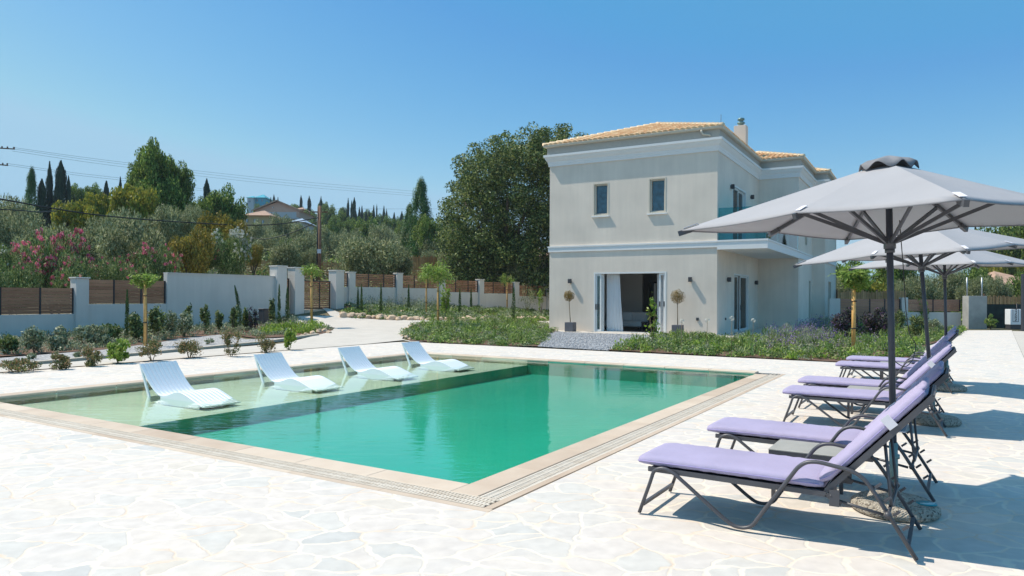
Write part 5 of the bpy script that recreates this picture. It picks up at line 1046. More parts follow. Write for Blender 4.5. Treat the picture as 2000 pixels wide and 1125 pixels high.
def staked_tree(px, py, ytop_stake, crown, label, m='fern', stakes=1, sw=.035, droop=.35, n=520, leaf=.14):
    """sapling tied to a bamboo stake with a feathery crown; crown = (half width px, y of its top, y of its bottom)"""
    p = Gh(px, py); k = p[1] / FPX; H = (py - ytop_stake) * k; hw2, yt, yb_ = crown; z1 = (py - yt) * k; z0_ = (py - yb_) * k; Wd = hw2 * k; rg_ = np.random.default_rng(int(px + py))
    o = thing('staked_tree', label, 'young tree', (p[0], p[1], p[2]), 0, 'young trees tied to stakes')
    b = MB(); b.tube([(0, 0, -.1), (.0, 0, H)], sw, 8)
    b.obj('stake', M['stake'], o)
    b = MB(); b.tube([(.05, .03, -.1), (.045, .02, H * .6), (.02, 0, (z0_ + z1) / 2)], [.02, .016, .01], 6)
    nb = 14
    C = []; Dd = []
    for j in range(nb):
        a = j * 2.4; e = rg_.uniform(.1, 1.0); L = Wd * rg_.uniform(.65, 1.05); st = np.array([0, 0, z0_ + (z1 - z0_) * rg_.uniform(.35, .7)]); tip = st + np.array([math.cos(a) * L, math.sin(a) * L, (z1 - z0_) * (.45 * e - droop * .6)])
        pk = (st + tip) / 2 + np.array([0, 0, (z1 - z0_) * .25]); b.tube([st, pk, tip], [.008, .006, .003], 5)
        for q in np.linspace(.15, 1, n // nb): pt_ = st * (1 - q) ** 2 + 2 * pk * q * (1 - q) + tip * q * q; C.append(pt_ + rg_.normal(size=3) * np.array([.09, .09, .05]) * min(1, Wd * 1.6)); Dd.append([math.cos(a + (1.2 if rg_.random() < .5 else -1.2)), math.sin(a + (1.2 if rg_.random() < .5 else -1.2)), -droop])
    hc_ = z1 - z0_; nl = len(C); ncl = 9; cc = rdir(rg_, ncl) * np.array([Wd * .62, Wd * .62, hc_ * .30]) + np.array([0, 0, (z0_ + z1) / 2 + hc_ * .08]); kk_ = rg_.integers(0, ncl, nl); dq = rdir(rg_, nl)
    Cr = cc[kk_] + dq * np.array([Wd * .42, Wd * .42, hc_ * .30]) * (rg_.random((nl, 1)) ** .6); mixm = rg_.random(nl) < .72; C = np.where(mixm[:, None], Cr, np.array(C)); Dd = np.where(mixm[:, None], dq * np.array([1, 1, .3]) - np.array([0, 0, droop]), np.array(Dd))
    b.obj('stem', M['sapling'], o); V_, F_ = leafquads(C, rdir(rg_, len(C)) * .8 + np.array([0, 0, .7]), rg_.uniform(leaf * .6, leaf * 1.2, len(C)), .28, rg_, droop=np.array(Dd)); part('crown', fastmesh('crown', V_, F_, LF[m]), o)
    b = MB()
    for f_ in (.35, .75): b.tube([(0, 0, H * f_ - .015), (0, 0, H * f_ + .015)], sw * 1.5, 8)
    pieces(b, 'tie', M['tie'], o)
staked_tree(283, 676, 545, (27, 536, 565), 'young tree on an orange stake left of the high wall', sw=.045, droop=.1, n=700)
staked_tree(608, 640, 532, (24, 518, 552), 'young tree on an orange stake in front of the wide driveway gate', sw=.045, droop=.3, n=700)
staked_tree(855, 640, 545, (36, 508, 562), 'staked tree with drooping feathery crown in the middle bed', sw=.04, droop=.9, n=1300, leaf=.18)
staked_tree(832, 616, 545, (20, 525, 558), 'slender staked tree just left of the drooping feathery tree', sw=.03, droop=.9, n=500)
staked_tree(990, 607, 552, (16, 536, 562), 'small staked tree in the far bed near the villa corner', sw=.03, droop=.4, n=420)
staked_tree(1667, 688, 555, (36, 520, 572), 'staked tree with a round light green crown beside the parasols', sw=.06, droop=.35, n=1500, leaf=.20)
bush('bright_sapling', 870, 618, 56, 26, 'bright green bushy sapling in the far bed beside the stakes', 'bright', n=500, leaf=.16)
bush('olive_sapling', 1030, 612, 52, 44, 'loose grey green young olive near the villa corner', 'olive', n=600, leaf=.12, asp=.25)
bush('citrus_sapling', 1056, 616, 46, 22, 'small light green sapling left of the villa corner', 'bright', n=260, leaf=.13); bush('citrus_sapling', 1082, 640, 42, 20, 'small sapling overlapping the left corner of the villa', 'bright', n=90, leaf=.12)
bush('citrus_sapling', 1275, 672, 84, 36, 'small citrus sapling in front of the open sliding door', 'bright', n=150, leaf=.15, dense=.8)
bush('yellow_sapling', 1803, 640, 56, 24, 'thin sapling with a yellow green crown before the low white wall', 'bright', n=200, leaf=.15)
bush('dark_flowering_bush', 1655, 664, 54, 70, 'dark leaved bush with purple flowers left of the orange stake', 'darkpurple', n=2600, leaf=.11, fl=('lav', 160)); bush('dark_flowering_bush', 1712, 662, 52, 66, 'dark leaved bush with purple flowers behind the nearest parasol pole', 'darkpurple', n=2600, leaf=.11, fl=('lav', 150))
bush('green_bush', 1790, 660, 42, 50, 'dark green bush behind the leaning parasol pole', 'oak', n=1500, leaf=.09); bush('green_bush', 1828, 654, 30, 44, 'grey green bush at the end of the bed beside the path', 'bedgrey', n=1200, leaf=.09); bush('green_bush', 1752, 650, 44, 44, 'dark green bush between the two nearest parasol poles', 'oak', n=1400, leaf=.09)
bush('weeds', 1935, 643, 26, 26, 'tuft of green weeds at the foot of the dark mesh fence', 'bed', n=400, leaf=.12); bush('weeds', 1962, 641, 14, 14, 'smaller tuft of weeds beside the white cabinet', 'bed', n=200, leaf=.1)
# small shrubs along the deck edge and below the left wall
for px, py, h_, w_, m_, lb in ((40, 727, 28, 74, 'red', 'leftmost reddish shrub in the row beside the paving'), (118, 722, 30, 40, 'red', 'reddish shrub second from the left in the row beside the paving'), (178, 716, 34, 42, 'red', 'reddish shrub left of the yellow green bush'), (232, 710, 44, 46, 'bright', 'yellow green bush in the row beside the paving'),
                              (297, 706, 40, 58, 'red', 'wide reddish shrub at the foot of the left orange stake'), (369, 700, 36, 52, 'red', 'round reddish shrub between the stake and the second pool chair'), (452, 696, 52, 48, 'red', 'taller reddish shrub behind the second pool chair'), (519, 689, 38, 44, 'red', 'reddish shrub above the second pool chair back'), (565, 684, 40, 26, 'bright', 'narrow green shrub above the third pool chair'),
                              (62, 702, 14, 22, 'bedgrey', 'tiny grey tuft on the gravel at the far left'), (110, 702, 14, 20, 'bedgrey', 'tiny grey tuft second from the left on the gravel'), (150, 700, 14, 22, 'bedgrey', 'tiny grey tuft third from the left on the gravel'), (408, 673, 12, 22, 'bedgrey', 'tiny grey tuft on the gravel below the high wall')):
    bush('garden_shrub', px, py, h_, w_ * 1.1, lb, m_, n=1500 if w_ > 25 else 350, leaf=.055 if m_ != 'bright' else .09, dense=.7, group='small shrubs beside the paving')
for px, py, h_, w_, m_, lb in ((17, 693, 34, 30, 'oak', 'dark shrub against the wall at the left edge'), (66, 690, 48, 46, 'bedgrey', 'pale grey shrub below the left slat panel'), (110, 686, 30, 30, 'bedgrey', 'low grey shrub between the two pale shrubs'), (122, 683, 44, 40, 'bedgrey', 'pale grey shrub left of the wall pier'), (165, 679, 40, 42, 'bedgrey', 'grey shrub in front of the wall pier'), (190, 677, 44, 56, 'bedgrey', 'wide pale shrub right of the wall pier'),
                              (215, 672, 44, 50, 'oak', 'dark shrub behind the pale shrubs below the second panel'), (266, 668, 46, 40, 'oak', 'dark shrub right of the cypress'), (305, 664, 56, 46, 'oak', 'dark shrub right of the orange stake'), (335, 661, 58, 30, 'bedgrey', 'shrub with pale flowers at the end of the slat panel'), (360, 658, 44, 40, 'bedgrey', 'pale shrub at the start of the high wall'), (368, 654, 52, 18, 'oak', 'first narrow dark shrub against the high wall'), (400, 652, 56, 24, 'oak', 'second narrow dark shrub against the high wall'),
                              (429, 648, 46, 18, 'oak', 'third narrow dark shrub against the high wall'), (456, 650, 50, 20, 'oak', 'dark shrub left of the leaning cypress'), (480, 647, 42, 16, 'oak', 'narrow dark shrub right of the leaning cypress'), (493, 648, 46, 24, 'darkpurple', 'purple leaved shrub beside the dark utility box'), (530, 640, 52, 16, 'oak', 'thin dark shrub left of the tallest gate pier')):
    bush('wall_shrub', px, py, h_, w_ * 1.02, lb, m_, n=1100 if w_ > 24 else 600, leaf=.10 if m_ != 'oak' else .13, group='shrubs planted along the left boundary wall')
p = Gh(516, 633); ub = thing('utility_box', 'dark utility box standing before the high white wall', 'box', (p[0], p[1], p[2] - .05), RP); b = MB(); b.box((0, 0, .40), (.36, .36, .62)); b.obj('body', M['sconce'], ub, bevel=.02); b = MB(); b.box((0, 0, .74), (.40, .40, .05)); b.obj('lid', M['sconce'], ub, bevel=.01)
# clipped ball trees in slate planters
def topiary(x, y, label, hpot, ball_r, ball_z, lean):
    o = thing('topiary', label, 'potted tree', Hh(x, y, .025), HA, 'potted ball trees flanking the sliding door'); b = MB(); b.box((0, 0, .21), (.40, .40, .42)); b.obj('planter', M['planter'], o, bevel=.006)
    b = MB(); b.tube([(0, 0, .38), (lean * .4, 0, .8), (lean, 0, ball_z)], [.022, .018, .014], 7); b.obj('stem', M['sapling'], o)
    rg_ = np.random.default_rng(int(ball_z * 100)); d = rdir(rg_, 1500); C = d * (ball_r * (1 + .08 * np.sin(7 * d[:, :1] + 5 * d[:, 1:2])) * rg_.random((1500, 1)) ** .25) + np.array([lean, 0, ball_z]); V_, F_ = leafquads(C, d + rdir(rg_, 1500) * .6, rg_.uniform(.03, .06, 1500), .5, rg_); part('crown', fastmesh('crown', V_, F_, LF['topiary']), o)
    b = MB(); b.box((0, 0, .405), (.36, .36, .01)); b.obj('potting_soil', M['soil'], o)
topiary(-6.45, -.62, 'potted ball tree left of the sliding door with a round brown green head', .42, .25, 1.62, -.09); topiary(-1.45, -.70, 'potted ball tree right of the sliding door with a looser green head', .42, .31, 1.60, -.02)
# white lily stems among the bed
for px, py, h_ in ((1330, 690, 62), (1380, 690, 64), (1428, 690, 68), (1470, 676, 50)):
    p = Gh(px, py, 8, 40); k = p[1] / FPX; o = thing('agapanthus', ['tall stem with a pale flower head before the right potted tree', 'tall stem with a pale flower head before the socket on the wall', 'white flower head on a tall stem before the villa corner', 'white flower head on a tall stem before the patio door'][(1330, 1380, 1428, 1470).index(px)], 'flower', p, 0, 'tall white flowers in the bed')
    b = MB(); b.tube([(0, 0, 0), (.02, 0, h_ * k)], .007, 5); b.obj('stem', M['sapling'], o); d = rdir(rng, 60); V_, F_ = leafquads(d * .07 + np.array([.02, 0, h_ * k]), d, rng.uniform(.03, .05, 60), .5, rng); part('flower_head', fastmesh('flower_head', V_, F_, LF['whitefl']), o)

# ------------------------------------------------------------------ trees behind the walls and on the hill
def ol(px, yt, Y, hw, lb, **k): return tree('olive', px, yt, Y, hw, lb, 'olive tree', 'olive trees on the slope', **k)
# oleanders right behind the left wall
OG = 'oleander bushes behind the left wall'
tree('oleander', 108, 446, 31.5, 84, 'large oleander full of pink blossom behind the left slat panels', 'oleander', OG, fl=('pinkfl', 150)); tree('oleander', -5, 478, 30, 46, 'oleander with white blossom at the left edge of the photo', 'oleander', OG, fl=('whitefl', 40)); tree('oleander', 30, 512, 28.5, 50, 'low oleander behind the slat panel at the left edge', 'oleander', OG, fl=('pinkfl', 14))
tree('oleander', 150, 500, 30, 52, 'lower pink oleander behind the left wall pier', 'oleander', OG, fl=('pinkfl', 60)); tree('oleander', 228, 505, 31, 44, 'small oleander with magenta blossom behind the second slat panel', 'oleander', OG, fl=('pinkfl', 26)); tree('oleander', 300, 476, 33, 54, 'pink oleander behind the right end of the second slat panel', 'oleander', OG, fl=('pinkfl', 90))
tree('oleander', 452, 452, 37, 48, 'oleander with white blossom behind the high wall', 'oleander', OG, fl=('whitefl', 170)); tree('oleander', 415, 478, 36.5, 26, 'small pink oleander beside the white one behind the high wall', 'oleander', OG, fl=('pinkfl', 70))
tree('golden', 372, 452, 35, 50, 'rounded golden green hedge bush behind the high wall', 'hedge bush', 'golden green hedges'); tree('golden', 440, 422, 42, 52, 'taller golden green hedge behind the white oleander', 'hedge bush', 'golden green hedges'); tree('golden', 495, 478, 46, 24, 'small golden green bush beside the reed screen', 'hedge bush', 'golden green hedges')
for a in ((30, 385, 60, 62, 'grey olive at the left edge, under the dark conifer'), (-30, 400, 50, 60, 'olive cut by the left edge'), (92, 440, 37, 60, 'olive behind the big pink oleander'), (20, 425, 42, 70, 'wide olive behind the white oleander at the left'), (150, 405, 52, 46, 'olive below the tall cypress group'),
          (255, 418, 40, 72, 'dark centred olive behind the second slat panel'), (200, 425, 44, 56, 'pale olive left of the dark centred one'), (330, 408, 42, 52, 'pale olive below the big green tree'), (375, 400, 50, 34, 'small upright olive right of the big green tree'), (300, 425, 47, 50, 'olive between the two pale ones'),
          (505, 437, 80, 34, 'first olive below the hillside villas'), (552, 425, 90, 38, 'second olive below the hillside villas'), (600, 440, 85, 40, 'olive left of the utility pole'), (650, 448, 80, 38, 'olive right of the utility pole'), (690, 455, 75, 34, 'third olive right of the utility pole'), (530, 455, 70, 40, 'lower olive below the pink villa'), (600, 462, 68, 36, 'lower olive behind the utility pole'),
          (562, 474, 48, 46, 'near olive left of the utility pole, in front of the reed screen'), (612, 482, 48, 26, 'small near olive at the foot of the utility pole'), (722, 466, 49, 78, 'large near olive right of the utility pole'), (770, 480, 50, 44, 'near olive joined to the large one'), (805, 450, 75, 46, 'olive below the big conifer'), (850, 450, 70, 40, 'olive between the conifer and the oak'), (842, 490, 58, 28, 'small round olive beside the reed screen'),
          (888, 485, 52, 36, 'low grey olive left of the oak'), (930, 492, 52, 36, 'low grey olive in front of the oak'), (1000, 505, 51.5, 40, 'second low grey olive in front of the oak'), (750, 440, 90, 40, 'far olive behind the large near one')): ol(*a)
tree('conifer' if False else 'pine', 62, 330, 78, 22, 'dark ragged conifer on the left skyline', 'conifer', None, var=1)
DG = 'dark conifers on the left skyline'
for a in ((97, 316, 80, 9, 'slim cypress at the left of the tall skyline group'), (119, 315, 80, 17, 'broad cypress in the middle of the tall skyline group'), (134, 344, 80, 7, 'short cypress at the right of the tall skyline group'), (82, 350, 79, 13, 'short dark cypress between the conifer and the tall group'), (208, 354, 95, 11, 'dark cypress behind the yellow green trees'), (235, 346, 90, 7, 'dark cypress tip left of the big green tree'), (404, 350, 85, 11, 'cypress between the big green tree and the dark round one')): tree('cypress', a[0], a[1], a[2], a[3], a[4], 'cypress', DG)
for a in ((150, 362, 95, 22, 'pale green tree on the skyline right of the cypress group'), (182, 363, 100, 24, 'second pale green tree on the skyline')): tree('broad', a[0], a[1], a[2], a[3], a[4], 'tree')
tree('walnut', 150, 392, 50, 48, 'yellow green tree in the middle of the left slope', 'walnut tree', 'yellow green walnut trees'); tree('walnut', 262, 362, 50, 50, 'yellow green tree overlapping the big green tree', 'walnut tree', 'yellow green walnut trees'); tree('walnut', 205, 385, 53, 40, 'yellow green tree between the other two', 'walnut tree', 'yellow green walnut trees')
tree('broad', 308, 284, 56, 48, 'big dark green tree standing above the left slope', 'tree', var=3); tree('broad', 345, 322, 57, 42, 'lower right shoulder tree of the big green one', 'tree', var=1); tree('broad', 278, 318, 58, 36, 'green tree leaning against the left of the big one', 'tree', var=2); tree('broad', 318, 340, 55, 58, 'dark lower mass of foliage below the big green tree', 'tree', var=0)
tree('broad', 432, 372, 62, 50, 'dark round tree left of the hillside villas', 'tree'); tree('broad', 395, 392, 60, 30, 'dark tree below the cypress', 'tree')
tree('pine', 822, 350, 72, 34, 'tall dark conifer left of the oak', 'conifer', var=2); tree('pine', 800, 400, 74, 26, 'lower conifer beside the tall one', 'conifer', var=0); tree('broad', 838, 420, 70, 34, 'dark tree at the foot of the tall conifer', 'tree')
tree('broad', 720, 428, 110, 36, 'dark round tree below the skyline cypresses', 'tree'); tree('broad', 560, 470, 66, 20, 'dark shrub below the blue house', 'tree')
for i, a in enumerate(((640, 402, 190, 22), (600, 412, 150, 20), (665, 414, 170, 20), (575, 398, 230, 16), (548, 396, 250, 14), (610, 432, 120, 26), (650, 430, 130, 24), (690, 428, 140, 22), (760, 425, 150, 20), (740, 420, 200, 16), (790, 432, 140, 22), (530, 395, 260, 12), (700, 420, 210, 14), (505, 400, 280, 12), (630, 395, 240, 12), (810, 425, 160, 20), (720, 412, 260, 14), (670, 405, 280, 12), (775, 425, 220, 14), (640, 415, 240, 18))):
    tree('broad', *a, 'green tree on the wooded skyline between the hillside villas and the tall conifer', 'tree', 'trees of the wooded skyline')
for px, yt, Y, hw in ((535, 380, 300, 4), (529, 385, 300, 3), (543, 385, 300, 3), (588, 382, 230, 5), (604, 383, 220, 6), (627, 384, 200, 5), (680, 387, 170, 4), (692, 386, 165, 6), (687, 392, 172, 4), (672, 408, 170, 4), (702, 404, 180, 4), (707, 402, 182, 4), (721, 410, 190, 4), (730, 401, 200, 4), (736, 399, 210, 2.5), (750, 402, 200, 4), (755, 408, 205, 3), (770, 415, 210, 5), (715, 409, 195, 4), (785, 413, 180, 6), (650, 410, 200, 6)):
    tree('cypress', px, yt, Y, hw, 'slim cypress on the far skyline behind the utility pole and the wooded hill', 'cypress', 'cypresses of the far skyline')
# the big oak behind the villa, unique mesh
rg_ = np.random.default_rng(77); OB = D(985, 600, 53); oz = hz(OB[0], OB[1]); o = thing('oak_tree', 'huge dark evergreen oak rising behind the left corner of the villa', 'tree', (OB[0], OB[1], oz - .1)); k = 53 / FPX
cl = []; rd = []
for _ in range(9000):
    px = rg_.uniform(860, 1150); py = rg_.uniform(243, 575); dy = rg_.uniform(-3.6, 3.6)
    lim_t = np.interp(px, [860, 880, 895, 925, 950, 990, 1030, 1060, 1085, 1100, 1125, 1150], [440, 345, 322, 280, 275, 244, 264, 282, 256, 272, 262, 300]) + 7 * math.sin(px * .11); lim_b = np.interp(px, [860, 900, 1150], [520, 560, 575]); f_ = min((py - lim_t) / 70, (px - 852) / 40, 1)
    if py < lim_t + 8 or py > lim_b or abs(dy) > .6 + 3.2 * max(0, f_) ** .5: continue
    cl.append(((px - 985) * k, dy, (600 - py) * k)); rd.append(rg_.uniform(.4, .95) * (1 if f_ > .3 else .6))
    if len(cl) > 900: break
for _ in range(130):
    px = rg_.uniform(1030, 1108); py = rg_.uniform(256, 330) + 6 * math.sin(px * .2); cl.append(((px - 985) * k, rg_.uniform(-2.5, 2.5), (600 - py) * k)); rd.append(rg_.uniform(.3, .6))
for _ in range(14): cl.append(((rg_.uniform(1118, 1142) - 985) * k, rg_.uniform(-1, 1), (600 - rg_.uniform(266, 285)) * k)); rd.append(rg_.uniform(.2, .4))
cl = np.array(cl); cl[:, 2] += D(985, 600, 53)[2] - oz + .1; C, N = cloud(rg_, cl, rd, 150000, .3); V_, F_ = leafquads(C, N * .7 + rdir(rg_, len(C)) * .8, rg_.uniform(.10, .24, len(C)), .55, rg_); part('crown', fastmesh('crown', V_, F_, LF['oak']), o)
b = MB(); b.tube([(0, 0, -.3), (.1, 0, 1.6), (.3, .2, 3.5), (.2, 0, 6.5)], [.5, .42, .34, .12], 10)
for j in range(8): a = j * .8; b.tube([(.15, .1, 1.8 + j * .25), (1.6 * math.cos(a), 1.6 * math.sin(a), 4 + j * .3), (3. * math.cos(a), 2.6 * math.sin(a), 6 + j * .4)], [.22, .14, .05], 7)
b.obj('trunk', M['bark'], o)
# right background
for a in (('broad', 1655, 508, 52, 46, 'dark tree behind the slat fence right of the villa'), ('broad', 1745, 500, 50, 44, 'dark green tree behind the parasol poles'), ('walnut', 1700, 545, 46, 40, 'low yellow green bush behind the slat fence'), ('broad', 1905, 520, 56, 40, 'dark tree behind the two thin pipes'), ('broad', 1962, 430, 72, 62, 'tall broad tree at the right edge under the parasol'), ('broad', 2030, 425, 70, 60, 'tall tree cut by the right edge'), ('broad', 2010, 530, 58, 44, 'dark tree beside the tiled roof at the right edge'), ('walnut', 1960, 495, 70, 40, 'yellow green tree in front of the tall one at the right')): tree(a[0], *a[1:5], a[5], 'tree')
for a in ((1800, 538, 47, 46, 'grey olive behind the red brown slat panel'), (1850, 530, 49, 44, 'grey olive left of the two thin pipes'), (1900, 545, 47, 34, 'grey olive behind the concrete pier'), (1945, 540, 50, 34, 'grey olive right of the concrete pier'), (1760, 548, 46, 30, 'small grey olive behind the second parasol pole'), (1640, 540, 48, 30, 'small olive beside the far corner of the villa')): ol(*a)
tree('cypress', 1905, 440, 85, 9, 'cypress top under the nearest parasol at the right', 'cypress')
for i, (px, yt, hw) in enumerate(((1640, 560, 30), (1700, 562, 30), (1755, 560, 30), (1820, 562, 30), (1880, 560, 28), (1930, 562, 28), (1990, 560, 30))): tree('broad', px, yt, 60, hw + 8, 'low dark bush in the hedge line closing the view at the right', 'bush', 'bushes of the right hedge line')
# reed screens
def screen(x0, x1, d0, d1, yt, yb_, label):
    a = D(x0, yt, d0); c = D(x1, yt, d1); L = math.hypot(c[0] - a[0], c[1] - a[1]); zb = min(hz(a[0], a[1]), hz(c[0], c[1])) - .3; o = thing('reed_screen', label, 'screen', (a[0], a[1], zb), math.atan2(c[1] - a[1], c[0] - a[0])); n = int(L / .09); r_ = np.random.default_rng(int(x0)); V_ = []; F_ = []
    for i in range(n):
        x = i * L / n; h_ = (a[2] + (c[2] - a[2]) * i / n) - zb + r_.uniform(-.12, .05); y = r_.uniform(-.02, .02); V_ += [(x, y, 0), (x + .082, y + .01, 0), (x + .082, y + .01, h_), (x, y, h_), (x + .04, y + .05, 0), (x + .04, y + .05, h_)]; k_ = 6 * i; F_ += [(k_, k_ + 1, k_ + 2, k_ + 3), (k_ + 1, k_ + 4, k_ + 5, k_ + 2), (k_ + 4, k_, k_ + 3, k_ + 5)]
    b = MB(); b.add(V_, F_); b.obj('reeds', M['reed'], o); b = MB()
    for i in range(int(L / 2.5) + 1): b.beam((i * 2.5, .12, 0), (i * 2.5, .12, a[2] - zb + .1), .08, .08, (1, 0, 0))
    b.obj('post', M['polewood'], o)
screen(470, 560, 50, 50, 508, 540, 'orange brown reed screen behind the left end of the gate'); screen(560, 790, 51, 53, 511, 540, 'long reed screen half hidden behind the near olives'); screen(782, 905, 53, 55, 500, 540, 'reed screen left of the oak'); screen(1636, 1770, 44, 44, 568, 590, 'low reed screen behind the slat fence at the right'); screen(1925, 2010, 46, 46, 577, 596, 'low reed screen above the dark mesh fence')
# utility pole with cross wires
up = D(625, 402, 46); uz = hz(up[0], up[1]); t = thing('utility_pole', 'weathered wooden utility pole with a small white plate behind the gate', 'utility pole', (up[0], up[1], uz)); b = MB(); b.tube([(0, 0, -.2), (0, 0, up[2] - uz)], [.12, .085], 10); b.obj('shaft', M['polewood'], t); b = MB(); b.tube([(-.2, .05, -.2), (-.14, .04, up[2] - uz - .1)], [.05, .045], 7); b.obj('side_pipe', M['black'], t)
b = MB(); b.bx((-.12, -.17, Z_(625, 495, 46) - uz), (.12, -.15, Z_(625, 487, 46) - uz)); pieces(b, 'plate', M['strap'], t); b = MB(); b.beam((-.5, 0, up[2] - uz - .4), (.5, 0, up[2] - uz - .4), .08, .08); b.obj('cross_arm', M['polewood'], t)
lp2 = D(-14, 278, 70); t = thing('power_pole', 'power pole arms with insulators poking in at the left edge', 'utility pole', (lp2[0], lp2[1], hz(lp2[0], lp2[1]))); zz = hz(lp2[0], lp2[1]); b = MB(); b.tube([(0, 0, 0), (0, 0, lp2[2] - zz)], [.16, .12], 8); b.obj('shaft', M['polewood'], t)
for yy, xe in ((288, 27), (320, 14)):
    z = Z_(0, yy, 70) - zz; xe_ = X_(xe, 70) - lp2[0]; b = MB(); b.beam((-.5, 0, z), (xe_, 0, z - .15), .12, .10); arm = b.obj('cross_arm', M['polewood'], t)
    for q in (.45, .7, 1.0): b = MB(); b.lathe([(.04, 0), (.09, .03), (.04, .08), (.09, .12), (.03, .18)], 8, (xe_ * q - .05, 0, z - .1 * q)); b.obj('insulator', M['ceramic'], arm)
WG = 'thin power lines high across the sky'
wires = [((25, 288, 70), (250, 318, 85), (560, 352, 105), (815, 374, 125), 'topmost thin power line crossing the sky above the hill'), ((26, 291, 70), (250, 322, 85), (560, 357, 105), (815, 379, 125), 'second thin power line from the top above the hill'), ((24, 295, 70), (250, 327, 85), (560, 362, 105), (815, 383, 125), 'third thin power line from the top above the hill'),
         ((12, 319, 70), (150, 338, 78), (245, 349, 85), (420, 372, 100), 'thin power line ending behind the big green tree'), ((10, 322, 70), (150, 342, 78), (245, 353, 85), (420, 376, 100), 'lowest thin power line behind the big green tree'),
         ((625, 408, 46), (700, 408, 60), (800, 408, 80), (900, 408, 100), 'thin line running right from the top of the utility pole')]
for a in wires: cable('power_line', [D(*p_) for p_ in a[:4]], .010 if a[0][0] > 600 else .013, a[4], 'power line', WG)
cable('telephone_cable', [D(-20, 385, 30), D(200, 421, 36), D(430, 438, 41), D(540, 438, 44), D(622, 425, 46)], .035, 'thick black cable drooping from the left edge to the utility pole', 'cable')
cable('telephone_cable', [D(470, 458, 60), D(510, 467, 56), D(560, 458, 50), D(622, 432, 46)], .03, 'sagging cable left of the utility pole below the hillside villas', 'cable')
cable('telephone_cable', [D(-20, 408, 34), D(40, 411, 36), D(75, 414, 38), D(110, 412, 44)], .03, 'short pale cable under the thick one at the left edge', 'cable')
# hillside houses
hm = dict(pink=mat('pink_render', (.50, .33, .25), .9, noise=.05), yellow=mat('ochre_render', (.50, .36, .18), .9, noise=.05), turq=mat('turquoise_render', (.05, .36, .46), .9), pale=mat('pale_render', (.48, .50, .51), .9), hroof=mat('weathered_tiles', (.42, .27, .19), .9, noise=.15, nscale=2), blue=mat('blue_roof_sheet', (.30, .38, .48), .8))
def houseblock(name, label, px0, px1, ywall, ybase, d, depth, m, roofm, roofh, gable=False, windows=(), rot=0., extra=None):
    x0, x1 = X_(px0, d), X_(px1, d); zt = Z_((px0 + px1) / 2, ywall, d); cx = (x0 + x1) / 2; zb = min(hz(cx, d), Z_(cx, ybase, d)) - 1.5; w_ = x1 - x0; t = thing(name, label, 'house', (cx, d, zb), rot); H = zt - zb
    b = MB(); b.bx((-w_ / 2, 0, 0), (w_ / 2, depth, H)); wl = b.obj('wall', m, t); e = .5
    b = MB()
    if gable:
        b.add([(-w_ / 2 - e, -e, H), (0, -e, H + roofh), (w_ / 2 + e, -e, H), (-w_ / 2 - e, depth + e, H), (0, depth + e, H + roofh), (w_ / 2 + e, depth + e, H), (-w_ / 2 - e, -e, H - .25), (0, -e, H + roofh - .25), (w_ / 2 + e, -e, H - .25)], [(0, 1, 4, 3), (1, 2, 5, 4), (0, 6, 7, 1), (1, 7, 8, 2)]); rf_ = b.obj('roof', roofm, t)
        b = MB(); b.add([(-w_ / 2, .01, H), (0, .01, H + roofh - .3), (w_ / 2, .01, H), (-w_ / 2, depth, H), (0, depth, H + roofh - .3), (w_ / 2, depth, H)], [(0, 2, 1), (3, 4, 5)]); pieces(b, 'gable', m, t)
    else:
        r = min(w_, depth) / 2; b.add([(-w_ / 2 - e, -e, H), (w_ / 2 + e, -e, H), (w_ / 2 + e, depth + e, H), (-w_ / 2 - e, depth + e, H), (-w_ / 2 + r, depth / 2, H + roofh), (w_ / 2 - r, depth / 2, H + roofh)], [(0, 1, 5, 4), (1, 2, 5), (2, 3, 4, 5), (3, 0, 4), (0, 3, 2, 1)]); b.obj('roof', roofm, t)
    for (wx0, wx1, wy0, wy1, wm) in windows:
        b = MB(); b.bx((X_(wx0, d) - cx, -.06, Z_(0, wy1, d) - zb), (X_(wx1, d) - cx, .02, Z_(0, wy0, d) - zb)); wn = b.obj('window', wm, t)
        b = MB(); mx_ = (X_(wx0, d) + X_(wx1, d)) / 2 - cx; b.bx((mx_ - .05, -.1, Z_(0, wy1, d) - zb), (mx_ + .05, -.061, Z_(0, wy0, d) - zb)); b.obj('mullion', M['trim'], wn)
    return t, cx, zb
dkw = M['glass_window']; t, cx, zb = houseblock('hillside_villa', 'pink villa with a wide gabled roof and terrace on the hill', 497, 585, 411, 436, 130, 9, hm['pink'], hm['hroof'], 1.9, True, [(523, 532, 416, 421.5, dkw), (534, 543, 416, 421.5, dkw), (548, 566, 414, 422, M['dark']), (531, 533, 402, 404, dkw)])
b = MB(); b.bx((X_(520, 130) - cx, -2.2, Z_(0, 424, 130) - zb - .3), (X_(585, 130) - cx, -.01, Z_(0, 424, 130) - zb)); tr_ = b.obj('terrace', hm['pale'], t); b = MB(); b.bx((X_(520, 130) - cx, -2.2, Z_(0, 424, 130) - zb), (X_(585, 130) - cx, -2.1, Z_(0, 424, 130) - zb + .9)); b.obj('railing', hm['pale'], tr_)
t, cx, zb = houseblock('hillside_house', 'ochre house with a brown roof left of the pink villa', 474, 524, 421, 440, 115, 8, hm['yellow'], hm['hroof'], 1.3, False, [(495, 500, 426, 434, dkw), (511, 515, 428, 434, dkw), (480, 484, 426, 432, dkw)])
houseblock('hillside_house', 'turquoise house on top of the far hill', 497, 516, 386, 400, 300, 9, hm['turq'], hm['turq'], 2., False, [(500, 503, 387, 391, dkw), (510, 513, 387, 391, dkw)]); houseblock('hillside_house', 'pale annex left of the turquoise hilltop house', 482, 494, 386, 400, 298, 7, hm['pale'], hm['turq'], 1.2, False, [(485, 488, 389, 393, dkw)])
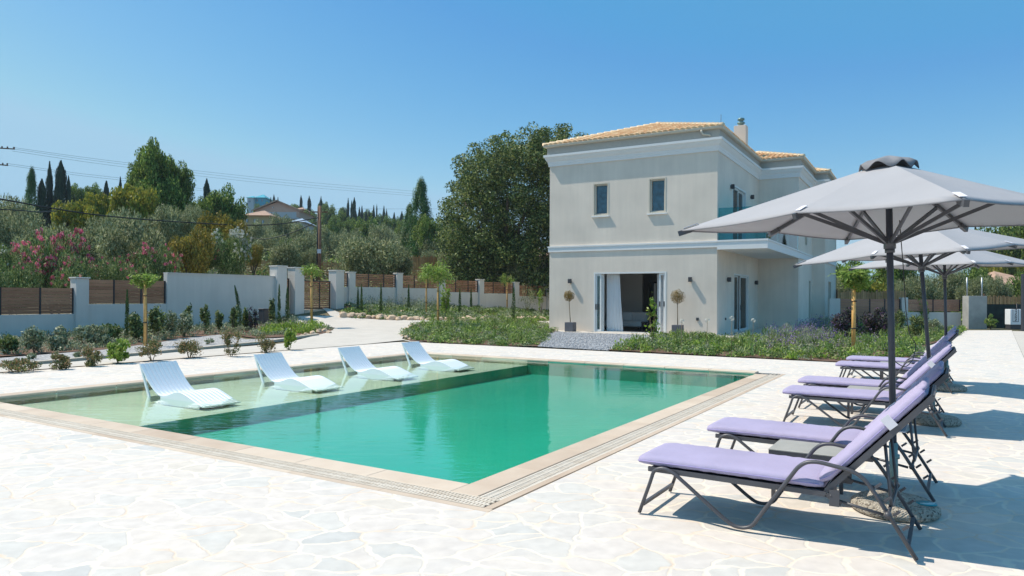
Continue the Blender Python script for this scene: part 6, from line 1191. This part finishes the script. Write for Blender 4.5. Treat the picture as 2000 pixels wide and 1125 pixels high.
houseblock('hillside_house', 'small pale blue roofed house right of the pink villa', 566, 590, 434, 446, 105, 6, hm['pale'], hm['blue'], .9, False, [(578, 583, 436, 441, dkw)]); houseblock('hillside_house', 'little brick coloured house at the right of the pink villa', 577, 588, 409, 425, 150, 6, hm['pink'], hm['hroof'], .8, False, [(580, 585, 412, 416, dkw)])
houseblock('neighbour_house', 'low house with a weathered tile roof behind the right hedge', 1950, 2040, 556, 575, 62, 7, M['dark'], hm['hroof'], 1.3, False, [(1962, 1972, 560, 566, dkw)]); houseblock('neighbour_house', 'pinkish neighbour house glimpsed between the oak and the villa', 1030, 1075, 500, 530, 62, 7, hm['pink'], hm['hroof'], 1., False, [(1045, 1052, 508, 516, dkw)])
# wild undergrowth between the trees
def under(name, x0, x1, y0, y1, n, per, leaf, m, h, seed, asp=.4):
    r_ = np.random.default_rng(seed); px = r_.uniform(x0, x1, n); Y = y0 * (y1 / y0) ** r_.random(n); x = (px - 1000) * Y / FPX
    a = (x - PA[0]) * PU[0] + (Y - PA[1]) * PU[1]; d = (x - Q0[0]) * QN[0] + (Y - Q0[1]) * QN[1]; ok = ((px < 640) & (a > 26.2)) | ((px >= 640) & (px < 1100) & (d < -1) & (a > 2)) | (px > 1600); ok &= Y < 400
    x, Y = x[ok], Y[ok]; n = len(x); s = (Y / 45) ** .8; k_ = np.repeat(np.arange(n), per); d = rdir(r_, len(k_)); d[:, 2] = abs(d[:, 2]); hh_ = r_.uniform(.4, 1, n) * h
    C = np.stack([x[k_] + d[:, 0] * s[k_] * 1.1, Y[k_] + d[:, 1] * s[k_] * 1.1, hgt(x, Y)[k_] + d[:, 2] * (hh_ * s)[k_]], 1); V_, F_ = leafquads(C, d + rdir(r_, len(k_)) * .5, r_.uniform(.6, 1.4, len(k_)) * leaf * s[k_], asp, r_); o = link(bpy.data.objects.new(name, fastmesh(name, V_, F_, LF[m]))); o['kind'] = 'stuff'
under('undergrowth', -80, 1100, 32, 340, 900, 60, .22, 'broad', 1.5, 91); under('olive_scrub', -80, 1100, 34, 340, 700, 60, .20, 'olive', 1.7, 92, .3); under('undergrowth', 1600, 2080, 42, 150, 260, 60, .2, 'broad', 1.1, 93); under('dry_grass', -80, 900, 42, 75, 300, 50, .20, 'straw', .5, 94, .12)

# ------------------------------------------------------------------ summer haze
hm_ = bpy.data.materials.new('summer_haze'); hm_.use_nodes = True; N_ = hm_.node_tree.nodes; N_.clear(); ho = N_.new('ShaderNodeOutputMaterial'); hv = N_.new('ShaderNodeVolumePrincipled')
hv.inputs['Color'].default_value = (.80, .88, 1, 1); hv.inputs['Density'].default_value = .0003; hm_.node_tree.links.new(hv.outputs[0], ho.inputs['Volume'])
b = MB(); b.bx((-1450, -60, -6), (1450, 1560, 130)); o = b.obj('haze', hm_); o['kind'] = 'stuff'
